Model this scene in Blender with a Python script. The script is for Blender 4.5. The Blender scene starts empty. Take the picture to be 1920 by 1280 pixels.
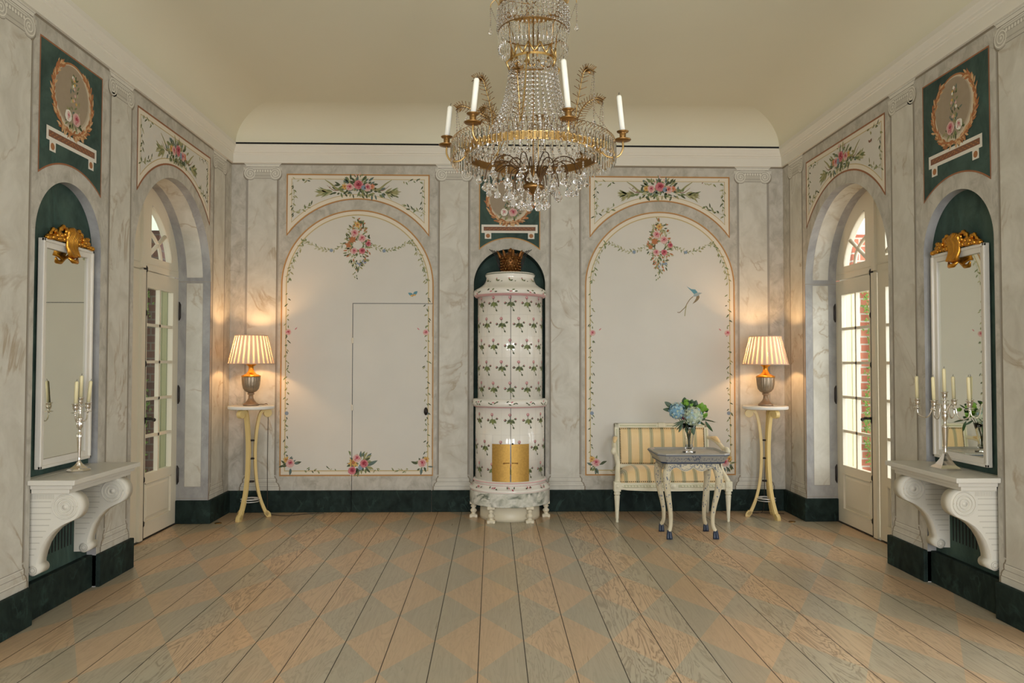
import bpy, math, random
from mathutils import Vector, Matrix, noise
PI = math.pi
sin, cos = math.sin, math.cos
C = bpy.context.scene.collection
SC = bpy.context.scene
rnd = random.Random(7)

# ------------------------------------------------------------------ materials
MATS = {}
def nt(name):
    m = bpy.data.materials.new(name); m.use_nodes = True
    n = m.node_tree.nodes; l = m.node_tree.links
    n.clear()
    out = n.new('ShaderNodeOutputMaterial')
    b = n.new('ShaderNodeBsdfPrincipled')
    l.new(b.outputs[0], out.inputs[0])
    MATS[name] = m
    return m, n, l, b, out
def col(c): return (c[0], c[1], c[2], 1)
def plain(name, c, rough=.6, metal=0, spec=.5, var=0.0, scale=8, bump=0, coat=0):
    m, n, l, b, o = nt(name)
    b.inputs['Roughness'].default_value = rough
    b.inputs['Metallic'].default_value = metal
    b.inputs['Specular IOR Level'].default_value = spec
    b.inputs['Coat Weight'].default_value = coat
    b.inputs['Coat Roughness'].default_value = .08
    tc = n.new('ShaderNodeTexCoord')
    nz = n.new('ShaderNodeTexNoise'); nz.inputs['Scale'].default_value = scale
    nz.inputs['Detail'].default_value = 6
    l.new(tc.outputs['Object'], nz.inputs['Vector'])
    r = n.new('ShaderNodeMix'); r.data_type = 'RGBA'
    k = max(var, .02)
    r.inputs[6].default_value = col([x*(1-k) for x in c])
    r.inputs[7].default_value = col([min(1, x*(1+k)) for x in c])
    l.new(nz.outputs['Fac'], r.inputs[0]); l.new(r.outputs[2], b.inputs['Base Color'])
    if bump:
        bp = n.new('ShaderNodeBump'); bp.inputs['Strength'].default_value = bump; bp.inputs['Distance'].default_value = .003
        n2 = n.new('ShaderNodeTexNoise'); n2.inputs['Scale'].default_value = scale*6; n2.inputs['Detail'].default_value = 4
        l.new(tc.outputs['Object'], n2.inputs['Vector'])
        l.new(n2.outputs['Fac'], bp.inputs['Height']); l.new(bp.outputs[0], b.inputs['Normal'])
    return m
def ramp(n, stops):
    r = n.new('ShaderNodeValToRGB'); e = r.color_ramp.elements
    while len(e) < len(stops): e.new(.5)
    for i, (p, c) in enumerate(stops): e[i].position = p; e[i].color = col(c)
    return r
def math_(n, l, op, a, b=None, c=None):
    x = n.new('ShaderNodeMath'); x.operation = op
    for i, v in enumerate((a, b, c)):
        if v is None: continue
        if isinstance(v, (int, float)): x.inputs[i].default_value = v
        else: l.new(v, x.inputs[i])
    return x.outputs[0]
def mixc(n, l, f, a, b, blend='MIX'):
    x = n.new('ShaderNodeMix'); x.data_type = 'RGBA'; x.blend_type = blend
    for i, v in ((0, f), (6, a), (7, b)):
        if isinstance(v, (int, float)): x.inputs[i].default_value = v
        elif isinstance(v, tuple): x.inputs[i].default_value = col(v)
        else: l.new(v, x.inputs[i])
    return x.outputs[2]
def marble(name, base, dark, vein, scale=1.6, veinamt=.5, rough=.45, stretch=(1, 1, .7), vw=.035):
    m, n, l, b, o = nt(name)
    b.inputs['Roughness'].default_value = rough
    tc = n.new('ShaderNodeTexCoord')
    mp = n.new('ShaderNodeMapping'); mp.inputs['Scale'].default_value = stretch
    mp.inputs['Rotation'].default_value = (.5, .6, .3)
    l.new(tc.outputs['Object'], mp.inputs['Vector'])
    n1 = n.new('ShaderNodeTexNoise'); n1.inputs['Scale'].default_value = scale*2.2; n1.inputs['Detail'].default_value = 9; n1.inputs['Roughness'].default_value = .62
    n1.inputs['Distortion'].default_value = .6
    l.new(mp.outputs[0], n1.inputs['Vector'])
    r1 = ramp(n, [(.3, dark), (.62, base)])
    l.new(n1.outputs['Fac'], r1.inputs[0])
    n2 = n.new('ShaderNodeTexNoise'); n2.inputs['Scale'].default_value = scale; n2.inputs['Detail'].default_value = 7
    n2.inputs['Distortion'].default_value = 1.2
    l.new(mp.outputs[0], n2.inputs['Vector'])
    d = math_(n, l, 'ABSOLUTE', math_(n, l, 'SUBTRACT', n2.outputs['Fac'], .5))
    v = math_(n, l, 'SUBTRACT', 1, math_(n, l, 'MULTIPLY', d, 1/vw)); v = math_(n, l, 'MAXIMUM', v, 0)
    n3 = n.new('ShaderNodeTexNoise'); n3.inputs['Scale'].default_value = scale*1.3; n3.inputs['Detail'].default_value = 2
    l.new(tc.outputs['Object'], n3.inputs['Vector'])
    k = math_(n, l, 'MAXIMUM', math_(n, l, 'MULTIPLY', math_(n, l, 'SUBTRACT', n3.outputs['Fac'], .45), 5), 0)
    k = math_(n, l, 'MINIMUM', k, 1)
    f = math_(n, l, 'MULTIPLY', math_(n, l, 'MULTIPLY', v, k), veinamt)
    b.inputs['Specular IOR Level'].default_value = .2
    l.new(mixc(n, l, f, r1.outputs[0], vein), b.inputs['Base Color'])
    return m
marble('stone_frame', (.55, .53, .47), (.38, .36, .305), (.22, .20, .16), 5.0, .35, .6)
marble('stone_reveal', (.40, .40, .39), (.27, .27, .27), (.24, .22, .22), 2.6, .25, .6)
marble('stone_light', (.63, .615, .545), (.50, .48, .41), (.36, .28, .18), 2.3, .75, .5, (1, 1, .8), .028)
marble('green_wall', (.064, .108, .090), (.022, .044, .040), (.06, .13, .11), 2.2, .5, .75)
marble('green_stone', (.016, .031, .026), (.003, .008, .007), (.035, .07, .06), 5, .7, .7)
marble('stove_marble', (.78, .77, .70), (.45, .47, .38), (.10, .13, .09), 5, .95, .2, (1, 1, 1.3), .09)
plain('panel_cream', (.64, .62, .56), .7, var=.05, scale=3)
plain('panel_edge', (.72, .66, .54), .7, var=.05, scale=3)
plain('ceiling_paint', (.71, .69, .545), .85, var=.015, scale=2)
plain('cornice_paint', (.74, .715, .63), .7, var=.01)
plain('slot_dark', (.004, .004, .004), .9)
for nm, c in dict(gold_line=(.50, .27, .08), gold_pale=(.52, .41, .19), rust_line=(.30, .12, .05), seam_dark=(.03, .03, .028), shade_brown=(.24, .205, .15),
                  shade_grey=(.33, .31, .27), cap_light=(.72, .70, .62), cap_mid=(.40, .38, .32), cap_dark=(.22, .20, .16), cap_fill=(.52, .50, .43),
                  leaf_dark=(.06, .080, .03), leaf_green=(.16, .20, .075), leaf_olive=(.29, .28, .12), leaf_pale=(.42, .41, .24), leaf_blue=(.10, .15, .13),
                  pink_pale=(.64, .41, .37), pink_mid=(.55, .18, .20), rose_red=(.36, .03, .06), rose_deep=(.22, .01, .03), coral=(.62, .22, .12),
                  rust=(.42, .15, .05), ochre=(.62, .38, .10), blue_soft=(.22, .28, .36), blue_teal=(.10, .27, .33), white_soft=(.80, .78, .70),
                  laurel_gold=(.36, .15, .05), laurel_light=(.60, .38, .19), bowl_taupe=(.33, .265, .185), bowl_light=(.62, .54, .40), bowl_mid=(.45, .38, .28),
                  band_brown=(.20, .085, .045), bud_pink=(.50, .22, .24), sprig_green=(.21, .24, .08), bird_grey=(.30, .36, .36), vine_brown=(.22, .16, .08)).items():
    plain(nm, c, .65, var=.08, scale=30)
plain('door_paint', (.74, .69, .56), .45, var=.02)
plain('iron', (.035, .03, .028), .4, metal=.6)
plain('brass', (.62, .42, .17), .28, metal=1, var=.15, scale=20)
plain('brass_dark', (.30, .17, .06), .38, metal=1, var=.2, scale=30)
plain('wire_dark', (.10, .055, .025), .45, metal=.9)
plain('brass_plate', (.56, .35, .10), .55, metal=1, var=.25, scale=60, bump=.3)
plain('gilt', (.62, .30, .045), .3, metal=1, var=.35, scale=25, bump=.3)
plain('gilt_dark', (.20, .09, .03), .4, metal=1, var=.5, scale=25, bump=.4)
plain('silver', (.85, .82, .78), .13, metal=1)
plain('wax_white', (.83, .82, .72), .5, var=.02)
plain('wax_cream', (.80, .72, .43), .5, var=.02)
plain('wick', (.02, .02, .02), .9)
plain('console_stone', (.62, .60, .53), .3, var=.04, scale=6)
plain('corbel_stone', (.66, .64, .56), .55, var=.03, scale=9)
plain('corbel_line', (.50, .48, .41), .6)
plain('mirror_frame', (.74, .71, .64), .5, var=.02)
plain('tile_white', (.80, .78, .71), .12, var=.02, coat=.6)
plain('tile_joint', (.62, .60, .54), .5)
plain('tile_pink', (.66, .38, .38), .3)
plain('pedestal_yellow', (.70, .53, .22), .4, var=.04)
plain('pedestal_top', (.78, .76, .70), .4, var=.02)
plain('metal_white', (.7, .7, .7), .35, metal=.5)
plain('cord_brown', (.06, .04, .025), .6)
plain('urn_wood', (.30, .20, .12), .38, metal=.35, var=.3, scale=30, bump=.3)
plain('urn_silver', (.30, .24, .17), .32, metal=.6, var=.3, scale=40)
plain('settee_paint', (.72, .69, .53), .45, var=.06, scale=30)
plain('settee_carve', (.52, .52, .34), .5, var=.1, scale=40)
plain('nail', (.07, .045, .02), .35, metal=.8)
plain('table_cream', (.66, .60, .43), .5, var=.10, scale=25)
plain('table_grey', (.36, .35, .31), .22, var=.12, scale=14)
plain('table_rim', (.36, .36, .33), .4, var=.15, scale=30)
plain('paint_blue', (.10, .13, .19), .5, var=.2, scale=40)
plain('hoof_blue', (.02, .035, .07), .35, var=.3, scale=40)
plain('stem_green', (.10, .13, .04), .6, var=.3, scale=40)
plain('leaf_fresh', (.16, .34, .03), .5, var=.25, scale=30)
plain('leaf_deep', (.025, .07, .02), .45, var=.3, scale=30)
plain('hyd_blue', (.22, .42, .55), .7, var=.35, scale=60)
plain('hyd_blue_pale', (.38, .56, .66), .7, var=.3, scale=60)
plain('hyd_green', (.52, .62, .46), .7, var=.2, scale=60)
plain('hyd_cream', (.66, .70, .55), .7, var=.2, scale=60)
plain('burgundy', (.20, .015, .06), .6, var=.3, scale=60)
plain('ext_cream', (.80, .74, .46), .6, var=.03)
plain('ext_cream_shaded', (.42, .42, .24), .6)  # the cream shutter paint with shade put into its colour, left side
plain('plinth_cream', (.72, .66, .50), .4, var=.05, scale=6)
plain('ext_ground', (.55, .53, .48), .9, var=.1)
plain('ext_wall', (.50, .54, .42), .9, var=.1, scale=1)
plain('ivy', (.17, .30, .05), .5, var=.4, scale=20)
plain('rear_stone', (.58, .55, .48), .7, var=.05)

def wood_floor():
    m, n, l, b, o = nt('floor_wood')
    tc = n.new('ShaderNodeTexCoord'); sp = n.new('ShaderNodeSeparateXYZ')
    l.new(tc.outputs['Object'], sp.inputs[0]); X, Y = sp.outputs[0], sp.outputs[1]
    W = .2333
    u = math_(n, l, 'DIVIDE', X, W); v = math_(n, l, 'DIVIDE', math_(n, l, 'ADD', Y, 3.53), .413)
    a = math_(n, l, 'FLOOR', math_(n, l, 'DIVIDE', math_(n, l, 'ADD', u, v), 2))
    c = math_(n, l, 'FLOOR', math_(n, l, 'DIVIDE', math_(n, l, 'SUBTRACT', u, v), 2))
    par = math_(n, l, 'ABSOLUTE', math_(n, l, 'MODULO', math_(n, l, 'ADD', a, c), 2))   # 0 orange, 1 green
    pid = math_(n, l, 'FLOOR', u)
    cmb = n.new('ShaderNodeCombineXYZ')
    l.new(math_(n, l, 'ADD', X, math_(n, l, 'MULTIPLY', pid, 3.7)), cmb.inputs[0])
    l.new(math_(n, l, 'ADD', math_(n, l, 'MULTIPLY', Y, .13), math_(n, l, 'MULTIPLY', pid, 11.3)), cmb.inputs[1])
    g = n.new('ShaderNodeTexNoise'); g.inputs['Scale'].default_value = 9; g.inputs['Detail'].default_value = 5; g.inputs['Distortion'].default_value = 1.2
    l.new(cmb.outputs[0], g.inputs['Vector'])
    rings = math_(n, l, 'SINE', math_(n, l, 'MULTIPLY', g.outputs['Fac'], 70))
    rings = math_(n, l, 'POWER', math_(n, l, 'MULTIPLY', math_(n, l, 'ADD', rings, 1), .5), 3)
    wn = n.new('ShaderNodeTexWhiteNoise'); wn.noise_dimensions = '1D'; l.new(pid, wn.inputs['W'])
    gs = math_(n, l, 'MULTIPLY', rings, math_(n, l, 'ADD', math_(n, l, 'MULTIPLY', math_(n, l, 'POWER', wn.outputs['Value'], 2), .75), .16))
    orange = mixc(n, l, gs, (.64, .465, .29), (.27, .165, .09))
    green = mixc(n, l, gs, (.43, .42, .325), (.235, .205, .145))
    # worn paint: patches where the pattern is fainter
    wp = n.new('ShaderNodeTexNoise'); wp.inputs['Scale'].default_value = 1.6; wp.inputs['Detail'].default_value = 5
    l.new(tc.outputs['Object'], wp.inputs['Vector'])
    wf = math_(n, l, 'MULTIPLY', math_(n, l, 'ADD', math_(n, l, 'MULTIPLY', wp.outputs['Fac'], -.6), 1.04), par)
    bc = mixc(n, l, wf, orange, green)
    # fine grain and knots
    mp = n.new('ShaderNodeMapping'); mp.inputs['Scale'].default_value = (60, 2.2, 1); l.new(tc.outputs['Object'], mp.inputs['Vector'])
    fg = n.new('ShaderNodeTexNoise'); fg.inputs['Scale'].default_value = 1; fg.inputs['Detail'].default_value = 4; l.new(mp.outputs[0], fg.inputs['Vector'])
    bc = mixc(n, l, math_(n, l, 'MULTIPLY', math_(n, l, 'SUBTRACT', fg.outputs['Fac'], .35), .5), bc, (.32, .24, .17))
    kv = n.new('ShaderNodeTexVoronoi'); kv.inputs['Scale'].default_value = 1.7; 
    mk = n.new('ShaderNodeMapping'); mk.inputs['Scale'].default_value = (1, .6, 1); l.new(tc.outputs['Object'], mk.inputs['Vector']); l.new(mk.outputs[0], kv.inputs['Vector'])
    kf = math_(n, l, 'LESS_THAN', kv.outputs['Distance'], .016)
    bc = mixc(n, l, math_(n, l, 'MULTIPLY', kf, .6), bc, (.10, .05, .03))
    # plank tone
    bc = mixc(n, l, 1, bc, mixc(n, l, wn.outputs['Value'], (.84, .84, .84), (1.0, 1.0, 1.0)), 'MULTIPLY')
    fr = math_(n, l, 'ABSOLUTE', math_(n, l, 'SUBTRACT', u, math_(n, l, 'ROUND', u)))
    gap = math_(n, l, 'LESS_THAN', fr, .0105)
    bc = mixc(n, l, math_(n, l, 'MULTIPLY', gap, .92), bc, (.015, .010, .006))
    l.new(bc, b.inputs['Base Color'])
    l.new(math_(n, l, 'ADD', math_(n, l, 'MULTIPLY', fg.outputs['Fac'], .18), math_(n, l, 'ADD', math_(n, l, 'MULTIPLY', gap, .5), .22)), b.inputs['Roughness'])
    bp = n.new('ShaderNodeBump'); bp.inputs['Strength'].default_value = .12; bp.inputs['Distance'].default_value = .002
    l.new(math_(n, l, 'SUBTRACT', fg.outputs['Fac'], math_(n, l, 'MULTIPLY', gap, 3)), bp.inputs['Height']); l.new(bp.outputs[0], b.inputs['Normal'])
wood_floor()

def bricks(name, c1, c2, c3):
    m, n, l, b, o = nt(name)
    tc = n.new('ShaderNodeTexCoord'); mp = n.new('ShaderNodeMapping'); mp.inputs['Rotation'].default_value = (PI/2, 0, 0)
    l.new(tc.outputs['Object'], mp.inputs[0])
    t = n.new('ShaderNodeTexBrick'); l.new(mp.outputs[0], t.inputs['Vector'])
    t.inputs['Color1'].default_value = col(c1); t.inputs['Color2'].default_value = col(c2); t.inputs['Mortar'].default_value = col(c3)
    t.inputs['Scale'].default_value = 1; t.inputs['Brick Width'].default_value = .21; t.inputs['Row Height'].default_value = .075; t.inputs['Mortar Size'].default_value = .008
    l.new(t.outputs['Color'], b.inputs['Base Color']); b.inputs['Roughness'].default_value = .9
bricks('brick', (.42, .12, .07), (.55, .20, .12), (.55, .50, .44)); bricks('brick_shaded', (.10, .045, .035), (.16, .07, .05), (.16, .13, .11))  # the second is the same brick with shade put into its colours
def thin_glass():
    m, n, l, b, o = nt('pane_glass')
    n.remove(b)
    tr = n.new('ShaderNodeBsdfTransparent'); tr.inputs[0].default_value = (.96, .97, .96, 1)
    gl = n.new('ShaderNodeBsdfGlossy'); gl.inputs['Roughness'].default_value = .02
    lw = n.new('ShaderNodeLayerWeight'); lw.inputs[0].default_value = .5
    fr = n.new('ShaderNodeMath'); fr.operation = 'MULTIPLY_ADD'; l.new(math_(n, l, 'POWER', lw.outputs['Facing'], 5), fr.inputs[0]); fr.inputs[1].default_value = .8; fr.inputs[2].default_value = .04
    mx = n.new('ShaderNodeMixShader'); l.new(fr.outputs[0], mx.inputs[0]); l.new(tr.outputs[0], mx.inputs[1]); l.new(gl.outputs[0], mx.inputs[2]); l.new(mx.outputs[0], o.inputs[0])
thin_glass()
def crystal(name, c=(1, 1, 1)):
    m, n, l, b, o = nt(name)
    b.inputs['Base Color'].default_value = col(c); b.inputs['Transmission Weight'].default_value = 1
    b.inputs['Roughness'].default_value = .02; b.inputs['IOR'].default_value = 1.5
crystal('crystal', (.97, .97, .98)); crystal('vase_glass', (.95, .97, .96))
def mirror():
    m, n, l, b, o = nt('mirror_glass')
    b.inputs['Base Color'].default_value = col((.78, .79, .70)); b.inputs['Metallic'].default_value = 1; b.inputs['Roughness'].default_value = .015
mirror()
def fabric():
    m, n, l, b, o = nt('settee_fabric')
    tc = n.new('ShaderNodeTexCoord'); sp = n.new('ShaderNodeSeparateXYZ'); l.new(tc.outputs['Object'], sp.inputs[0])
    x = math_(n, l, 'DIVIDE', sp.outputs[0], .1075)
    f = math_(n, l, 'ABSOLUTE', math_(n, l, 'SUBTRACT', x, math_(n, l, 'ROUND', x)))
    stripe = math_(n, l, 'LESS_THAN', f, .15)
    edge = math_(n, l, 'MULTIPLY', math_(n, l, 'GREATER_THAN', f, .115), stripe)
    mid = math_(n, l, 'LESS_THAN', f, .03)
    dk = math_(n, l, 'MAXIMUM', edge, mid)
    nz = n.new('ShaderNodeTexNoise'); nz.inputs['Scale'].default_value = 14; l.new(tc.outputs['Object'], nz.inputs['Vector'])
    base = mixc(n, l, nz.outputs['Fac'], (.74, .54, .26), (.82, .64, .36))
    c = mixc(n, l, stripe, base, (.52, .48, .30)); c = mixc(n, l, dk, c, (.24, .23, .11))
    l.new(c, b.inputs['Base Color']); b.inputs['Roughness'].default_value = .55; b.inputs['Sheen Weight'].default_value = .3
fabric()
def shade(name, trans, c):
    m, n, l, b, o = nt(name); n.remove(b)
    d = n.new('ShaderNodeBsdfDiffuse'); d.inputs[0].default_value = col(c)
    t = n.new('ShaderNodeBsdfTranslucent'); t.inputs[0].default_value = col(c)
    tc = n.new('ShaderNodeTexCoord'); nz = n.new('ShaderNodeTexNoise'); nz.inputs['Scale'].default_value = 150; l.new(tc.outputs['Object'], nz.inputs['Vector'])
    f = math_(n, l, 'ADD', math_(n, l, 'MULTIPLY', nz.outputs['Fac'], .06), trans-.03)
    mx = n.new('ShaderNodeMixShader'); l.new(f, mx.inputs[0]); l.new(d.outputs[0], mx.inputs[1]); l.new(t.outputs[0], mx.inputs[2]); l.new(mx.outputs[0], o.inputs[0])
shade('shade_thin', .21, (.84, .70, .50)); shade('shade_fold', .05, (.60, .47, .38))
def bulb():
    m, n, l, b, o = nt('bulb_glow')
    b.inputs['Emission Color'].default_value = (1, .62, .28, 1); b.inputs['Emission Strength'].default_value = 12
bulb()

# ------------------------------------------------------------------ mesh builder
class MB:
    def __init__(s): s.v = []; s.f = []; s.m = []; s.s = []; s.names = []
    def mi(s, name):
        if name not in s.names: s.names.append(name)
        return s.names.index(name)
    def add(s, vs, fs, mat, smooth=False, xf=None):
        k = len(s.v); i = s.mi(mat)
        if xf: vs = [xf @ Vector(p) for p in vs]
        s.v += [tuple(p) for p in vs]
        for f in fs: s.f.append([k+j for j in f]); s.m.append(i); s.s.append(smooth)
        return s
    def box(s, a, b, mat, xf=None):
        x0, y0, z0 = a; x1, y1, z1 = b
        vs = [(x0, y0, z0), (x1, y0, z0), (x1, y1, z0), (x0, y1, z0), (x0, y0, z1), (x1, y0, z1), (x1, y1, z1), (x0, y1, z1)]
        return s.add(vs, [(0, 3, 2, 1), (4, 5, 6, 7), (0, 1, 5, 4), (1, 2, 6, 5), (2, 3, 7, 6), (3, 0, 4, 7)], mat, False, xf)
    def lathe(s, prof, c, mat, seg=32, smooth=True, xf=None, rf=None, cap=True):
        vs = []; fs = []; n = len(prof)
        for i, (r, z) in enumerate(prof):
            for k in range(seg):
                a = 2*PI*k/seg; q = r*(rf(a, z) if rf else 1)
                vs.append((c[0]+q*cos(a), c[1]+q*sin(a), c[2]+z))
        for i in range(n-1):
            for k in range(seg): fs.append((i*seg+k, i*seg+(k+1) % seg, (i+1)*seg+(k+1) % seg, (i+1)*seg+k))
        if cap:
            if prof[0][0] > 1e-6: fs.append(tuple(range(seg))[::-1])
            if prof[-1][0] > 1e-6: fs.append(tuple((n-1)*seg+k for k in range(seg)))
        return s.add(vs, fs, mat, smooth, xf)
    def tube(s, path, r, mat, seg=8, smooth=True, xf=None, flat=1.0):
        P = [Vector(p) for p in path]; n = len(P)
        R = r if isinstance(r, (list, tuple)) else [r]*n
        T = [(P[min(i+1, n-1)]-P[max(i-1, 0)]).normalized() for i in range(n)]
        ref = Vector((0, 0, 1)) if abs(T[0].z) < .9 else Vector((1, 0, 0))
        N = (ref-T[0]*ref.dot(T[0])).normalized(); vs = []; fs = []
        for i in range(n):
            N = (N-T[i]*N.dot(T[i])); N = N.normalized() if N.length > 1e-6 else Vector((1, 0, 0))
            B = T[i].cross(N)
            for k in range(seg):
                a = 2*PI*k/seg; vs.append(P[i]+N*(R[i]*cos(a))+B*(R[i]*flat*sin(a)))
        for i in range(n-1):
            for k in range(seg): fs.append((i*seg+k, i*seg+(k+1) % seg, (i+1)*seg+(k+1) % seg, (i+1)*seg+k))
        fs.append(tuple(range(seg))[::-1]); fs.append(tuple((n-1)*seg+k for k in range(seg)))
        return s.add(vs, fs, mat, smooth, xf)
    def ball(s, c, r, mat, seg=12, rings=8, smooth=True, xf=None):
        rx, ry, rz = r if isinstance(r, tuple) else (r, r, r); vs = []; fs = []
        for i in range(rings+1):
            t = PI*i/rings
            for k in range(seg):
                a = 2*PI*k/seg; vs.append((c[0]+rx*sin(t)*cos(a), c[1]+ry*sin(t)*sin(a), c[2]-rz*cos(t)))
        for i in range(rings):
            for k in range(seg): fs.append((i*seg+k, i*seg+(k+1) % seg, (i+1)*seg+(k+1) % seg, (i+1)*seg+k))
        return s.add(vs, fs, mat, smooth, xf)
    def prism(s, poly, f3, t0, t1, mat, smooth=False):
        """poly: 2D outline, f3(u,v,t) -> 3D, extruded from t0 to t1"""
        n = len(poly)
        vs = [f3(u, v, t0) for u, v in poly]+[f3(u, v, t1) for u, v in poly]
        k = len(s.v); i = s.mi(mat); s.v += [tuple(p) for p in vs]
        for f in [list(range(n))[::-1], list(range(n, 2*n))]: s.f.append([k+j for j in f]); s.m.append(i); s.s.append(False)
        for j in range(n): s.f.append([k+j, k+(j+1) % n, k+n+(j+1) % n, k+n+j]); s.m.append(i); s.s.append(smooth)
        return s
    def build(s, name, parent=None, bevel=0, loc=None, rot=None, kind=None, xf=None):
        me = bpy.data.meshes.new(name); me.from_pydata(s.v, [], s.f)
        for nme in s.names: me.materials.append(MATS[nme])
        me.polygons.foreach_set('material_index', s.m); me.polygons.foreach_set('use_smooth', s.s)
        me.validate(clean_customdata=False); me.update()
        o = bpy.data.objects.new(name, me); C.objects.link(o)
        if parent: o.parent = parent
        if loc: o.location = loc
        if rot: o.rotation_euler = rot
        if kind: o['kind'] = kind
        if bevel:
            b = o.modifiers.new('bevel', 'BEVEL'); b.width = bevel; b.segments = 2; b.limit_method = 'ANGLE'; b.angle_limit = .6
        return o
def tag(o, label, cat=None, group=None, kind=None):
    o['label'] = label
    if cat: o['category'] = cat
    if group: o['group'] = group
    if kind: o['kind'] = kind
    return o
def thing(name, label, cat, loc, rotz=0, group=None):
    o = bpy.data.objects.new(name, None); C.objects.link(o); o.location = loc; o.rotation_euler = (0, 0, rotz)
    o.empty_display_size = .1
    return tag(o, label, cat, group)
def copy_tree(o, parent=None):
    c = o.copy(); C.objects.link(c); c.parent = parent
    for ch in list(o.children): copy_tree(ch, c)
    return c
def bez(p0, p1, p2, p3, n=12):
    out = []
    for i in range(n+1):
        t = i/n; u = 1-t
        out.append(tuple(u*u*u*a+3*u*u*t*b+3*u*t*t*c+t*t*t*d for a, b, c, d in zip(p0, p1, p2, p3)))
    return out
def arc(cu, cv, r, a0, a1, n=24):
    return [(cu+r*cos(math.radians(a0+(a1-a0)*i/n)), cv+r*sin(math.radians(a0+(a1-a0)*i/n))) for i in range(n+1)]
def crom(pts, n=8):
    """smooth curve through points of any dimension"""
    out = []
    P = [pts[0]]+list(pts)+[pts[-1]]
    for i in range(1, len(P)-2):
        for k in range(n):
            t = k/n
            out.append(tuple(.5*((2*b)+(-a+c)*t+(2*a-5*b+4*c-d)*t*t+(-a+3*b-3*c+d)*t**3) for a, b, c, d in zip(P[i-1], P[i], P[i+1], P[i+2])))
    out.append(tuple(pts[-1])); return out

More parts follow.
